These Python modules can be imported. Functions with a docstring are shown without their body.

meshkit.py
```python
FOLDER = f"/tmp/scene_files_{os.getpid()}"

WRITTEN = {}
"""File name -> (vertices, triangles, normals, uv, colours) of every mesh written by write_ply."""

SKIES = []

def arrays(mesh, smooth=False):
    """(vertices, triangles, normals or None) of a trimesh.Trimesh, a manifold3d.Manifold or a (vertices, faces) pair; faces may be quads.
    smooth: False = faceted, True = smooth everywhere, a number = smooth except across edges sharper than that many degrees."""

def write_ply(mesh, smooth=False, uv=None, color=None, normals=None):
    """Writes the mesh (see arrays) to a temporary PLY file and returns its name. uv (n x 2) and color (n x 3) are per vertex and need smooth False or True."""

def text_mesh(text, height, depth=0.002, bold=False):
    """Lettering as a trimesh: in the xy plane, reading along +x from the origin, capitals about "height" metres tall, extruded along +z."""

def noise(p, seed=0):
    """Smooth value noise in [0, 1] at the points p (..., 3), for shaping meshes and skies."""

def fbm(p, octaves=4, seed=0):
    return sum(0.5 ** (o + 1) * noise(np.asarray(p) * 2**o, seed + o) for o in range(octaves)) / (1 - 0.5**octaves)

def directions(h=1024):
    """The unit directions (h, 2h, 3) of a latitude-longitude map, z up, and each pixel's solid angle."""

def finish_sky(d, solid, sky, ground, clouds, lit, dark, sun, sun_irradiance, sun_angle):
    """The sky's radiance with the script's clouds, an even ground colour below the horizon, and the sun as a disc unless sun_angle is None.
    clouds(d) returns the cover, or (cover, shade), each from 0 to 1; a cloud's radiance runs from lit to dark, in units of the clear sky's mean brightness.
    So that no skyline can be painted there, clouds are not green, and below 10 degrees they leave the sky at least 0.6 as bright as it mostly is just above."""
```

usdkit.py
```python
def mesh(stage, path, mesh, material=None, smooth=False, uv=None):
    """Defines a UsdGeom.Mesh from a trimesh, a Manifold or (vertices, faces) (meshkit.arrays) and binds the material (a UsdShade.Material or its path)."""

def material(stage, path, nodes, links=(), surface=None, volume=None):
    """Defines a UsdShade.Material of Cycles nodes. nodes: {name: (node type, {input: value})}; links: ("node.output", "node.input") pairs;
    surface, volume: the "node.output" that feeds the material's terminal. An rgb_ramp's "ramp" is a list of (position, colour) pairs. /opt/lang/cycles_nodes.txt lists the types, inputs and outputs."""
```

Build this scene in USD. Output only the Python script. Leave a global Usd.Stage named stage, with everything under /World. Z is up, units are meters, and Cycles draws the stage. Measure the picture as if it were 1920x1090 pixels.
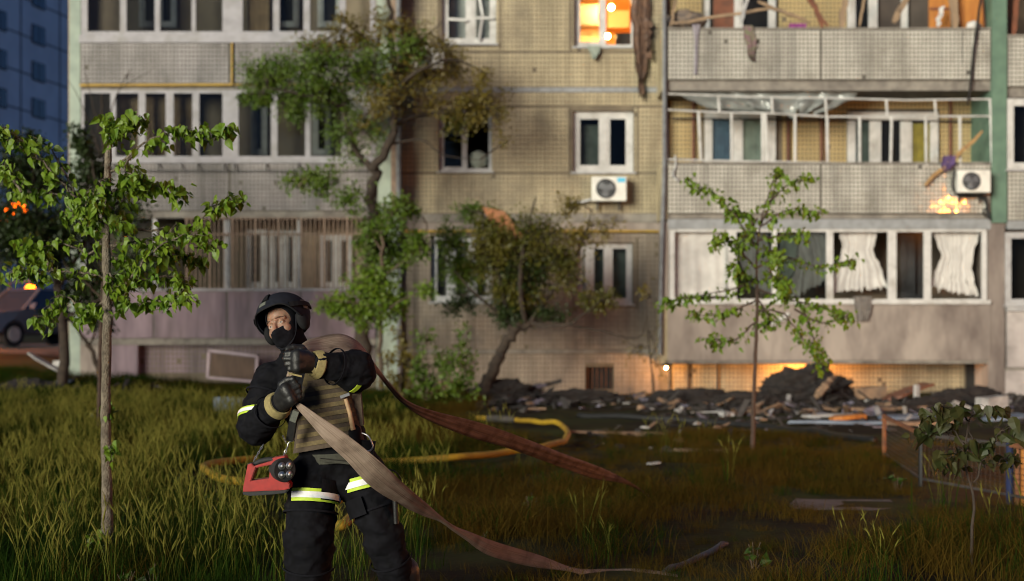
import math, random
import numpy as np, trimesh, usdkit, meshkit
import manifold3d as m3
from pxr import Usd, UsdGeom, UsdLux, UsdShade, Gf, Sdf, Vt

stage = Usd.Stage.CreateInMemory()
UsdGeom.Xform.Define(stage, '/World')
F, EYE, HOR = 2667.0, 1.5, 606.0          # the lens in photograph pixels, eye height, row of the horizon

# ---------------------------------------------------------------- camera, sky, key light, exposure
cam = UsdGeom.Camera.Define(stage, '/World/camera')
cam.AddTranslateOp().Set(Gf.Vec3d(0, 0, EYE))
cam.AddRotateXOp().Set(90.0)
cam.CreateFocalLengthAttr(50.0)
cam.CreateHorizontalApertureAttr(36.0)
cam.CreateVerticalApertureAttr(36.0 * 581 / 1024)
cam.CreateVerticalApertureOffsetAttr(36.0 * (HOR - 545) / 1920)
cam.CreateFStopAttr(2.0)
cam.CreateFocusDistanceAttr(7.0)
cam.CreateExposureAttr(1.84)

SUN_AZ, SUN_EL = math.radians(35), math.radians(10)
SUN = np.array([-math.sin(SUN_AZ) * math.cos(SUN_EL), -math.cos(SUN_AZ) * math.cos(SUN_EL), math.sin(SUN_EL)])
key = UsdLux.DistantLight.Define(stage, '/World/key_light')
key.CreateNormalizeAttr(True)
key.CreateIntensityAttr(0.40)
key.CreateAngleAttr(26.0)
key.CreateColorAttr(Gf.Vec3f(1.0, 0.955, 0.78))
zz = SUN
xx = np.cross([0, 0, 1.0], zz); xx /= np.linalg.norm(xx)
yy = np.cross(zz, xx)
key.AddTransformOp().Set(Gf.Matrix4d(*[float(v) for v in (*xx, 0, *yy, 0, *zz, 0, 0, 0, 0, 1)]))

sky = UsdLux.DomeLight.Define(stage, '/World/sky')
SKY_STRENGTH = 0.019
skm = usdkit.material(stage, '/World/Looks/sky', {
    'tex': ('sky_texture', {'sky_type': 'single_scattering', 'sun_disc': False, 'sun_elevation': float(SUN_EL), 'sun_rotation': float(math.atan2(SUN[0], SUN[1])), 'ozone_density': 4.0, 'air_density': 1.0, 'aerosol_density': 0.6}),
    'dusk': ('mix', {'mix_type': 'multiply', 'fac': 1.0, 'color2': (.68, .72, 1.0)}), 'bg': ('background_shader', {'strength': SKY_STRENGTH})},
    [('tex.color', 'dusk.color1'), ('dusk.color', 'bg.color')], surface='bg.background')
UsdShade.MaterialBindingAPI.Apply(sky.GetPrim()).Bind(skm)
sky.GetPrim().SetCustomDataByKey('kind', 'structure')

# ---------------------------------------------------------------- helpers
def X(px, y): return (px - 960.0) / F * y
def Z(py, y): return EYE - (py - HOR) / F * y
def P(px, py, y): return np.array([X(px, y), y, Z(py, y)])

taken = {}
def numbered(path):
    k = taken.get(path, -1) + 1
    taken[path] = k
    return path if k == 0 else f'{path}_{k:03d}'

def pth(parent): return '/World' if parent is None else str(parent.GetPath())

def obj(name, mesh, mat=None, parent=None, smooth=False, kind=None, label=None):
    if isinstance(mesh, MB): mesh = mesh.mesh()
    p = usdkit.mesh(stage, numbered(pth(parent) + '/' + name), mesh, mat, smooth).GetPrim()
    UsdGeom.Mesh(p).CreateDoubleSidedAttr(True)
    if kind: p.SetCustomDataByKey('kind', kind)
    if label: p.SetCustomDataByKey('label', label)
    return p

def tag(p, label=None, cat=None, group=None, kind=None):
    for k, v in (('label', label), ('category', cat), ('group', group), ('kind', kind)):
        if v: p.SetCustomDataByKey(k, v)
    return p

def thing(name, label, cat, loc=(0, 0, 0), group=None):
    x = UsdGeom.Xform.Define(stage, numbered('/World/' + name))
    if any(loc): x.AddTranslateOp().Set(Gf.Vec3d(*map(float, loc)))
    return tag(x.GetPrim(), label, cat, group)

class MB:
    """collects shapes into one mesh"""
    def __init__(self): self.v, self.f, self.n = [], [], 0
    def add(self, v, f):
        v = np.asarray(v, float); f = np.asarray(f, int)
        if f.shape[1] == 4: f = np.vstack([f[:, [0, 1, 2]], f[:, [0, 2, 3]]])
        self.v.append(v); self.f.append(f + self.n); self.n += len(v); return self
    def tm(self, m): return self.add(m.vertices, m.faces)
    def mesh(self): return np.vstack(self.v), np.vstack(self.f)
    def box(self, x0, x1, y0, y1, z0, z1):
        x0, x1 = sorted((x0, x1)); y0, y1 = sorted((y0, y1)); z0, z1 = sorted((z0, z1))
        v = [(x, y, z) for x in (x0, x1) for y in (y0, y1) for z in (z0, z1)]
        return self.add(v, BOXF)
    def pbox(self, a, b, c, d, y0, y1):
        """a box whose front face, at distance y0, spans photograph columns a..b and rows c..d"""
        return self.box(X(a, y0), X(b, y0), y0, y1, Z(d, y0), Z(c, y0))
    def bar(self, a, b, w, t, up=(0, 0, 1)):
        a, b = np.asarray(a, float), np.asarray(b, float)
        d = b - a; d /= np.linalg.norm(d)
        s = np.cross(d, up)
        if np.linalg.norm(s) < 1e-3: s = np.cross(d, (0, 1, 0))
        s /= np.linalg.norm(s); u = np.cross(s, d)
        v = [p + s * i * w / 2 + u * j * t / 2 for p in (a, b) for i in (-1, 1) for j in (-1, 1)]
        return self.add(v, BOXF)
    def tube(self, pts, r, sides=8, cap=True):
        v, f = tube(pts, r, sides, cap)
        return self.add(v, f)
BOXF = np.array([[0, 1, 3], [0, 3, 2], [4, 6, 7], [4, 7, 5], [0, 4, 5], [0, 5, 1], [2, 3, 7], [2, 7, 6], [0, 2, 6], [0, 6, 4], [1, 5, 7], [1, 7, 3]])

def tube(pts, r, sides=8, cap=True, squash=None):
    p = np.asarray(pts, float); n = len(p)
    r = np.broadcast_to(np.asarray(r, float), (n,))
    t = np.gradient(p, axis=0); t /= np.linalg.norm(t, axis=1, keepdims=True) + 1e-12
    ref = np.array([0.31, 0.17, 0.93]) if abs(t[0] @ [0.31, 0.17, 0.93]) < 0.9 else np.array([1.0, 0.1, 0])
    a = np.zeros_like(p); u = ref - t[0] * (ref @ t[0]); a[0] = u / np.linalg.norm(u)
    for i in range(1, n):
        u = a[i - 1] - t[i] * (a[i - 1] @ t[i]); a[i] = u / (np.linalg.norm(u) + 1e-12)
    b = np.cross(t, a); ang = np.arange(sides) * 2 * np.pi / sides
    v = (p[:, None] + r[:, None, None] * (np.cos(ang)[None, :, None] * a[:, None] + np.sin(ang)[None, :, None] * b[:, None])).reshape(-1, 3)
    i, j = np.meshgrid(np.arange(n - 1), np.arange(sides), indexing='ij')
    q = np.stack([i * sides + j, i * sides + (j + 1) % sides, (i + 1) * sides + (j + 1) % sides, (i + 1) * sides + j], -1).reshape(-1, 4)
    f = np.vstack([q[:, [0, 1, 2]], q[:, [0, 2, 3]]])
    if cap:
        v = np.vstack([v, p[:1], p[-1:]]); c = n * sides; k = np.arange(sides)
        f = np.vstack([f, np.stack([np.full(sides, c), (k + 1) % sides, k], 1), np.stack([np.full(sides, c + 1), (n - 1) * sides + k, (n - 1) * sides + (k + 1) % sides], 1)])
    return v, f

def spline(pts, n=8):
    """Catmull-Rom through the points"""
    p = np.asarray(pts, float); p = np.vstack([2 * p[0] - p[1], p, 2 * p[-1] - p[-2]])
    out = []
    for i in range(1, len(p) - 2):
        for t in np.linspace(0, 1, n, endpoint=False):
            out.append(0.5 * (2 * p[i] + (p[i + 1] - p[i - 1]) * t + (2 * p[i - 1] - 5 * p[i] + 4 * p[i + 1] - p[i + 2]) * t ** 2 + (3 * p[i] - p[i - 1] - 3 * p[i + 1] + p[i + 2]) * t ** 3))
    out.append(p[-2])
    return np.array(out)

def sstep(a, b, x):
    t = np.clip((np.asarray(x, float) - a) / (b - a), 0, 1)
    return t * t * (3 - 2 * t)

def surface_nets(fn, lo, hi, h):
    """mesh of the zero level of fn(points) (negative inside)"""
    lo, hi = np.asarray(lo, float), np.asarray(hi, float)
    n = np.ceil((hi - lo) / h).astype(int) + 1
    ax = [lo[k] + h * np.arange(n[k]) for k in range(3)]
    g = np.stack(np.meshgrid(*ax, indexing='ij'), -1)
    D = fn(g.reshape(-1, 3)).reshape(n)
    ins = D < 0
    c = n - 1
    acc = np.zeros((*c, 3)); cnt = np.zeros(c)
    for axis in range(3):
        for o1 in (0, 1):
            for o2 in (0, 1):
                off = [0, 0, 0]; others = [k for k in range(3) if k != axis]
                off[others[0]], off[others[1]] = o1, o2
                A = tuple(slice(off[k], off[k] + c[k]) for k in range(3))
                off2 = list(off); off2[axis] += 1
                B = tuple(slice(off2[k], off2[k] + c[k]) for k in range(3))
                x = ins[A] != ins[B]
                da, db = D[A], D[B]
                t = np.where(x, da / np.where(x, da - db, 1), 0)
                for k in range(3):
                    acc[..., k] += np.where(x, off[k] + (t if k == axis else 0), 0)
                cnt += x
    act = cnt > 0
    idx = -np.ones(c, int); idx[act] = np.arange(act.sum())
    cell = np.argwhere(act)
    V = lo + h * (cell + acc[act] / cnt[act][:, None])
    faces = []
    for axis in range(3):
        o = [k for k in range(3) if k != axis]
        sl0 = [slice(None)] * 3; sl1 = [slice(None)] * 3
        sl0[axis] = slice(0, n[axis] - 1); sl1[axis] = slice(1, n[axis])
        for k in o: sl0[k] = sl1[k] = slice(1, n[k] - 1)
        a, b = ins[tuple(sl0)], ins[tuple(sl1)]
        e = np.argwhere(a != b)
        if not len(e): continue
        flip = a[tuple(e.T)]
        base = e.copy(); base[:, o[0]] += 1; base[:, o[1]] += 1
        def ci(d0, d1):
            q = base.copy(); q[:, o[0]] -= d0; q[:, o[1]] -= d1
            return idx[tuple(q.T)]
        q = np.stack([ci(1, 1), ci(0, 1), ci(0, 0), ci(1, 0)], 1)
        if axis == 1: flip = ~flip
        q = np.where(flip[:, None], q, q[:, ::-1])
        faces.append(q)
    q = np.vstack(faces); q = q[(q >= 0).all(1)]
    return V, np.vstack([q[:, [0, 1, 2]], q[:, [0, 2, 3]]])

# ---------------------------------------------------------------- materials
def mat(name, c1, c2=None, rough=0.7, scale=6.0, detail=4, bump=0.0, bscale=None, spec=0.4, metallic=0.0, stops=(0.35, 0.65), island=0.0, dirt=None, dscale=1.2, dstops=(0.55, 0.72), coat=0.0, objspace=False, stretch=None, sheen=0.0, streak=0.0, bdist=0.02):
    """procedural principled material: two tones mixed by noise, optional dirt patches, tone per island and bump"""
    c2 = c2 if c2 is not None else tuple(0.75 * x for x in c1)
    N = {'geo': ('geometry', {}), 'n': ('noise_texture', {'scale': scale, 'detail': detail, 'roughness': 0.6}),
         'r': ('rgb_ramp', {'ramp': [(stops[0], c1), (stops[1], c2)]}),
         'p': ('principled_bsdf', {'roughness': rough, 'specular_ior_level': spec, 'metallic': metallic, 'coat_weight': coat, 'sheen_weight': sheen})}
    L = [('n.fac', 'r.fac')]
    src = 'geo.position'
    if objspace:
        N['tc'] = ('texture_coordinate', {}); src = 'tc.object'
    if stretch:
        N['mp'] = ('mapping', {'scale': stretch}); L.append((src, 'mp.vector')); src = 'mp.vector'
    L.append((src, 'n.vector'))
    col = 'r.color'
    if dirt is not None:
        N['dn'] = ('noise_texture', {'scale': dscale, 'detail': 6, 'roughness': 0.65}); L.append((src, 'dn.vector'))
        N['dr'] = ('rgb_ramp', {'ramp': [(dstops[0], (0, 0, 0)), (dstops[1], (1, 1, 1))]}); L.append(('dn.fac', 'dr.fac'))
        N['dm'] = ('mix', {'color2': dirt}); L += [('dr.color', 'dm.fac'), (col, 'dm.color1')]
        col = 'dm.color'
    if streak:
        N['sm'] = ('mapping', {'scale': (2.6, 2.6, .22)}); N['sn'] = ('noise_texture', {'scale': 1.0, 'detail': 7, 'roughness': .7}); N['sr'] = ('rgb_ramp', {'ramp': [(.42, (1, 1, 1)), (.66, (1 - streak,) * 3)]})
        N['sx'] = ('mix', {'mix_type': 'multiply', 'fac': 1.0}); L += [('geo.position', 'sm.vector'), ('sm.vector', 'sn.vector'), ('sn.fac', 'sr.fac'), (col, 'sx.color1'), ('sr.color', 'sx.color2')]
        col = 'sx.color'
    if island:
        N['mr'] = ('map_range', {'from_min': 0, 'from_max': 1, 'to_min': 1 - island, 'to_max': 1 + island}); L.append(('geo.random_per_island', 'mr.value'))
        N['hv'] = ('hsv', {}); L += [('mr.result', 'hv.value'), (col, 'hv.color')]
        col = 'hv.color'
    L.append((col, 'p.base_color'))
    if bump:
        N['bn'] = ('noise_texture', {'scale': bscale or scale * 4, 'detail': 5}); L.append((src, 'bn.vector'))
        N['b'] = ('bump', {'strength': bump, 'distance': bdist}); L += [('bn.fac', 'b.height'), ('b.normal', 'p.normal')]
    return usdkit.material(stage, '/World/Looks/' + name, N, L, surface='p.BSDF')

def glow(name, color, strength):
    return usdkit.material(stage, '/World/Looks/' + name, {'e': ('emission', {'color': color, 'strength': strength})}, [], surface='e.emission')

def leafmat(name, c1, c2, scale=6.0, rough=0.45, trans=0.3):
    N = {'geo': ('geometry', {}), 'n': ('noise_texture', {'scale': scale, 'detail': 3}), 'r': ('rgb_ramp', {'ramp': [(0.3, c1), (0.68, c2)]}),
         'p': ('principled_bsdf', {'roughness': rough, 'specular_ior_level': 0.35}), 't': ('translucent_bsdf', {}), 'm': ('mix_closure', {'fac': trans}),
         'mr': ('map_range', {'from_min': 0, 'from_max': 1, 'to_min': 0.65, 'to_max': 1.35}), 'hv': ('hsv', {})}
    L = [('geo.position', 'n.vector'), ('n.fac', 'r.fac'), ('geo.random_per_island', 'mr.value'), ('mr.result', 'hv.value'), ('r.color', 'hv.color'),
         ('hv.color', 'p.base_color'), ('hv.color', 't.color'), ('p.BSDF', 'm.closure1'), ('t.BSDF', 'm.closure2')]
    return usdkit.material(stage, '/World/Looks/' + name, N, L, surface='m.closure')

def panemat(name, tint=(0.55, 0.6, 0.62), rough=0.03, base=1.0):
    N = {'t': ('transparent_bsdf', {'color': tint}), 'g': ('glossy_bsdf', {'color': (0.62, 0.62, 0.60), 'roughness': rough}), 'f': ('fresnel', {'IOR': 1.36}), 'm': ('mix_closure', {})}
    return usdkit.material(stage, '/World/Looks/' + name, N, [('f.fac', 'm.fac'), ('t.BSDF', 'm.closure1'), ('g.BSDF', 'm.closure2')], surface='m.closure')

M = {}
M['tile_beige'] = mat('tile_beige', (.53, .45, .29), (.44, .37, .235), rough=.45, scale=1.6, island=.17, dirt=(.24, .20, .14), dscale=.9, dstops=(.50, .74), bump=.05, bscale=40, streak=.42)
M['tile_white'] = mat('tile_white', (.58, .56, .50), (.50, .475, .42), rough=.07, scale=1.3, island=.10, dirt=(.28, .26, .215), dscale=1.1, dstops=(.50, .78), spec=.28, streak=.42)
M['tile_left_shaded'] = mat('tile_left_shaded', (.36, .335, .335), (.29, .27, .27), rough=.35, scale=1.3, island=.12, dirt=(.19, .175, .17), dscale=1.0, dstops=(.46, .72), spec=.25, streak=.5)  # shaded copy of the white tile: dim light on the left is in the colour
M['tile_yellow'] = mat('tile_yellow', (.52, .40, .19), (.44, .33, .15), rough=.45, scale=1.6, island=.14)
M['tile_dirty'] = mat('tile_dirty', (.40, .33, .26), (.31, .25, .20), rough=.6, scale=1.2, island=.12, dirt=(.13, .105, .10), dscale=1.0, dstops=(.47, .70), bump=.1, bscale=30, streak=.5)
M['wall_pale'] = mat('wall_pale', (.43, .39, .37), (.35, .31, .30), rough=.9, scale=1.2, dirt=(.18, .16, .15), dscale=1.1, dstops=(.5, .75))
M['grout'] = mat('grout', (.16, .13, .09), (.11, .09, .065), rough=.9, scale=3)
M['grout_pale'] = mat('grout_pale', (.12, .11, .095), (.085, .078, .068), rough=.9, scale=3)
M['render'] = mat('render', (.34, .29, .25), (.235, .20, .175), rough=.9, scale=.9, dirt=(.12, .095, .085), dscale=1.0, dstops=(.46, .70), stretch=(1, 1, .35), bump=.3, bscale=25)
M['concrete'] = mat('concrete', (.24, .22, .19), (.15, .135, .12), rough=.92, scale=3, dirt=(.07, .06, .055), dscale=1.6, dstops=(.5, .7), bump=.3, bscale=22)
M['panel'] = mat('panel', (.285, .215, .245), (.20, .15, .175), rough=.85, scale=1.4, dirt=(.16, .13, .13), dscale=1.1, stretch=(1.6, 1, .4), bump=.2, bscale=30, streak=.45)  # purple shade of the lower left wall is mixed into this colour
M['band_blue'] = mat('band_blue', (.26, .27, .28), (.19, .195, .20), rough=.9, scale=5)
M['green_paint'] = mat('green_paint', (.105, .175, .125), (.08, .135, .10), rough=.75, scale=4, dirt=(.19, .19, .16), dscale=2.5, dstops=(.6, .7), bump=.2)
M['pale_green'] = mat('pale_green', (.30, .35, .29), (.23, .27, .23), rough=.8, scale=3, dirt=(.15, .15, .13), dscale=1.8)
M['frame_white'] = mat('frame_white', (.52, .515, .50), (.42, .415, .405), rough=.5, scale=4, dirt=(.26, .245, .22), dscale=2.5, dstops=(.5, .75))
M['frame_grey'] = mat('frame_grey', (.40, .40, .405), (.30, .30, .305), rough=.5, scale=5, dirt=(.26, .24, .22), dscale=3)
M['metal_dark'] = mat('metal_dark', (.05, .047, .045), (.03, .028, .027), rough=.6, scale=8)
M['pipe'] = mat('pipe', (.16, .17, .18), (.10, .10, .11), rough=.6, scale=6)
M['yellow_pipe'] = mat('yellow_pipe', (.42, .27, .05), (.30, .19, .045), rough=.5, scale=6)
M['rust'] = mat('rust', (.23, .085, .03), (.12, .05, .025), rough=.85, scale=9, bump=.2)
M['bars'] = mat('bars', (.24, .17, .12), (.15, .10, .075), rough=.7, scale=9)
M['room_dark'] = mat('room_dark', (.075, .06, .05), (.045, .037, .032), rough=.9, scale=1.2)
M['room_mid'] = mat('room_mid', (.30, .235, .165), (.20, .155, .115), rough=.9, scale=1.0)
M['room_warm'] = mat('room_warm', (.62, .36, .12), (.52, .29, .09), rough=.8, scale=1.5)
M['cabinet'] = mat('cabinet', (.70, .58, .40), (.60, .48, .32), rough=.5, scale=2)
M['fin_paint'] = mat('fin_paint', (.27, .33, .27), (.20, .24, .20), rough=.8, scale=3, dirt=(.15, .15, .13), dscale=1.8)
M['black'] = mat('black', (.012, .012, .012), (.008, .008, .008), rough=.6)
M['frame_shaded'] = mat('frame_shaded', (.295, .285, .305), (.225, .215, .23), rough=.55, scale=4, dirt=(.20, .19, .18), dscale=2.5, dstops=(.5, .75))  # white frame paint darkened to carry the shade of the left block
M['glass'] = panemat('glass', (.66, .68, .68))
M['glass_dusty'] = panemat('glass_dusty', (.42, .44, .46), .12)
M['glass_clear'] = panemat('glass_clear', (.85, .87, .86), .02)
M['curtain_white'] = mat('curtain_white', (.50, .485, .46), (.38, .365, .35), rough=.9, scale=3, dirt=(.36, .32, .29), dscale=1.8, dstops=(.55, .8))
M['curtain_yellow'] = mat('curtain_yellow', (.42, .33, .06), (.30, .23, .05), rough=.9, scale=6)
M['curtain_blue'] = mat('curtain_blue', (.10, .16, .23), (.07, .10, .15), rough=.9, scale=4)
M['curtain_green'] = mat('curtain_green', (.27, .31, .27), (.18, .21, .18), rough=.9, scale=4)
M['curtain_tan'] = mat('curtain_tan', (.42, .29, .17), (.31, .21, .13), rough=.9, scale=4)
M['wood_old'] = mat('wood_old', (.30, .21, .13), (.17, .12, .08), rough=.8, scale=4, stretch=(1, 1, .2))
M['wood_red'] = mat('wood_red', (.17, .06, .03), (.10, .04, .022), rough=.6, scale=4)
M['wood_orange'] = mat('wood_orange', (.42, .17, .035), (.30, .11, .025), rough=.55, scale=3, stretch=(3, 3, .4))
M['casing'] = mat('casing', (.66, .65, .60), (.56, .55, .51), rough=.4, scale=5, dirt=(.36, .33, .29), dscale=4)
M['reflect'] = mat('reflect', (.66, .66, .67), (.56, .56, .57), rough=.45, scale=60, spec=.6)
M['steel'] = mat('steel', (.55, .55, .55), (.42, .42, .42), rough=.3, scale=30, metallic=.9)
# ---------------------------------------------------------------- ground
def ground_h(x, y):
    x, y = np.asarray(x, float), np.asarray(y, float)
    left = sstep(-2.0, -9.0, x) * sstep(15, 31, y) * 0.33 + sstep(-8.5, -13, x) * sstep(29, 41, y) * 0.42
    p = np.stack([x * .55, y * .55, 0 * x], -1)
    und = (meshkit.noise(p, 3) - .5) * .10 + (meshkit.noise(p * 3.1, 4) - .5) * .05
    return left + und * sstep(3, 8, y) * (1 - sstep(60, 90, y))
def G(px, py, up=0.0):
    """the point of the ground seen at a photograph pixel"""
    y = 12.0
    for _ in range(40):
        h = float(ground_h(X(px, y), y)) + up
        y = .5 * y + .5 * (EYE - h) * F / max(py - HOR, 4)
        y = min(y, 60)
    return np.array([X(px, y), y, float(ground_h(X(px, y), y)) + up])

def grid_sheet(xs, ys):
    gx, gy = np.meshgrid(xs, ys, indexing='ij')
    v = np.stack([gx, gy, ground_h(gx, gy)], -1).reshape(-1, 3)
    n, m = len(xs), len(ys)
    i, j = np.meshgrid(np.arange(n - 1), np.arange(m - 1), indexing='ij')
    q = np.stack([i * m + j, (i + 1) * m + j, (i + 1) * m + j + 1, i * m + j + 1], -1).reshape(-1, 4)
    return v, q
xs = np.concatenate([[-400, -200, -100, -60, -40], np.arange(-28, 28.1, .35), [40, 60, 100, 200, 400]])
ys = np.concatenate([[-60, -20, -5], np.arange(0, 50, .35), [60, 80, 120, 200, 400]])
M['earth'] = mat('earth', (.028, .019, .010), (.012, .008, .005), rough=1.0, spec=.1, scale=2.2, detail=8, dirt=(.036, .040, .010), dscale=.7, dstops=(.42, .62), bump=.6, bscale=14)
obj('ground', grid_sheet(xs, ys), M['earth'], smooth=True, kind='structure')

# asphalt yard behind the left corner of the block
M['asphalt'] = mat('asphalt', (.075, .07, .065), (.05, .047, .045), rough=.85, scale=3, bump=.3, bscale=60)
rx, ry = np.linspace(-45, -10.6, 30), np.linspace(37.5, 49, 12)
rv, rq = grid_sheet(rx, ry); rv[:, 2] += .03
obj('road', (rv, rq), M['asphalt'], smooth=True, kind='structure')

# ---------------------------------------------------------------- the damaged apartment block
YM, YL, YR, YB = 30.6, 30.2, 29.6, 30.95
rng = np.random.default_rng(11)
block = thing('apartment_building', 'long tiled panel apartment block with blown out windows and glazed balconies', 'building')

def wall_mesh(a, b, c, d, y0, y1, holes=()):
    """wall with openings; pixel rectangle at distance y0"""
    x0, x1, z0, z1 = X(a, y0), X(b, y0), Z(d, y0), Z(c, y0)
    w = m3.Manifold.cube([x1 - x0, y1 - y0, z1 - z0]).translate([x0, y0, z0])
    for (ha, hb, hc, hd) in holes:
        w = w - m3.Manifold.cube([X(hb, y0) - X(ha, y0), y1 - y0 + .2, Z(hc, y0) - Z(hd, y0)]).translate([X(ha, y0), y0 - .1, Z(hd, y0)])
    return w

def tile_field(a, b, c, d, y, tw=.088, th=.098, gap=.017, holes=(), miss=.002, depth=.009, tilt=.0042, row_shift=False):
    """a field of separate wall tiles with recessed joints, each a bevelled piece with a slight tilt"""
    x0, x1, z0, z1 = X(a, y), X(b, y), Z(d, y), Z(c, y)
    nx, nz = max(1, int(round((x1 - x0) / tw))), max(1, int(round((z1 - z0) / th)))
    tw, th = (x1 - x0) / nx, (z1 - z0) / nz
    cx, cz = np.meshgrid(x0 + tw * (np.arange(nx) + .5), z0 + th * (np.arange(nz) + .5), indexing='ij')
    cx, cz = cx.ravel(), cz.ravel()
    keep = rng.random(len(cx)) > miss
    for (ha, hb, hc, hd) in holes:
        keep &= ~((cx > X(ha, y) - tw * .42) & (cx < X(hb, y) + tw * .42) & (cz > Z(hd, y) - th * .42) & (cz < Z(hc, y) + th * .42))
    cx, cz = cx[keep], cz[keep]; n = len(cx)
    sx, sz = rng.normal(0, tilt, n), rng.normal(0, tilt, n)
    off = rng.normal(0, .0012, n)
    hw, hh = tw / 2 - gap / 2, th / 2 - gap / 2
    V = []
    for (i, j, k) in ((-1, -1, 0), (1, -1, 0), (1, 1, 0), (-1, 1, 0), (-1, -1, 1), (1, -1, 1), (1, 1, 1), (-1, 1, 1)):
        ins = .003 * k
        dx, dz = i * (hw - ins), j * (hh - ins)
        V.append(np.stack([cx + dx, y + .004 - k * (depth + .004) + k * (sx * dx + sz * dz + off), cz + dz], -1))
    V = np.stack(V, 1).reshape(-1, 3)
    q = np.array([[4, 5, 6, 7], [0, 1, 5, 4], [1, 2, 6, 5], [2, 3, 7, 6], [3, 0, 4, 7]])
    q = (q[None] + 8 * np.arange(n)[:, None, None]).reshape(-1, 4)
    return V, q

def shell(a, b, c, d, y0, depth, t=.06):
    """an open room box behind an opening (pixel rectangle at y0)"""
    x0, x1, z0, z1 = X(a, y0), X(b, y0), Z(d, y0), Z(c, y0)
    m = MB()
    m.box(x0 - t, x1 + t, y0 + depth, y0 + depth + t, z0 - t, z1 + t)
    m.box(x0 - t, x0, y0, y0 + depth, z0, z1); m.box(x1, x1 + t, y0, y0 + depth, z0, z1)
    m.box(x0 - t, x1 + t, y0, y0 + depth, z1, z1 + t); m.box(x0 - t, x1 + t, y0, y0 + depth, z0 - t, z0)
    return m

def window(rect, y, splits=(), fw=7, recess=.11, panes=None, sill=True, fmat='frame_white', sash=5, parent=None):
    """window > frame bars, sash, pane, sill. panes: material key or None (blown out) for each light"""
    a, b, c, d = rect
    yf = y + recess
    k = yf / y                                     # keep the opening's own size at the frame's depth
    A, B = X(a, y), X(b, y); C, D = Z(c, y), Z(d, y)
    s = y / F
    m = MB()
    w = fw * s
    m.box(A, A + w, yf, yf + .07, D, C); m.box(B - w, B, yf, yf + .07, D, C)
    m.box(A + w, B - w, yf, yf + .07, C - w, C); m.box(A + w, B - w, yf, yf + .07, D, D + w)
    xs_ = [X(p, y) for p in splits]
    for x in xs_: m.box(x - w * .6, x + w * .6, yf - .003, yf + .067, D + w, C - w)
    win = obj('window', m, M[fmat], parent or block)
    edges = [A + w] + [e for x in xs_ for e in (x - w * .6, x + w * .6)] + [B - w]
    for i in range(len(edges) // 2):
        l, r = edges[2 * i], edges[2 * i + 1]
        pm = panes[i] if panes else 'glass'
        if pm is None: continue
        ss = sash * s
        if ss > 0:
            q = MB(); y2 = yf + .012
            q.box(l, l + ss, y2, y2 + .045, D + w, C - w); q.box(r - ss, r, y2, y2 + .045, D + w, C - w)
            q.box(l + ss, r - ss, y2, y2 + .045, C - w - ss, C - w); q.box(l + ss, r - ss, y2, y2 + .045, D + w, D + w + ss)
            obj('sash', q, M[fmat], win)
        q = MB(); q.box(l + ss, r - ss, yf + .03, yf + .036, D + w + ss, C - w - ss)
        obj('pane', q, M[pm], win)
    if sill:
        q = MB(); q.box(A - 4 * s, B + 4 * s, y - .07, yf - .002, D - 3.5 * s, D - .3 * s)
        obj('sill', q, M['frame_grey'], win)
    return win

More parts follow.
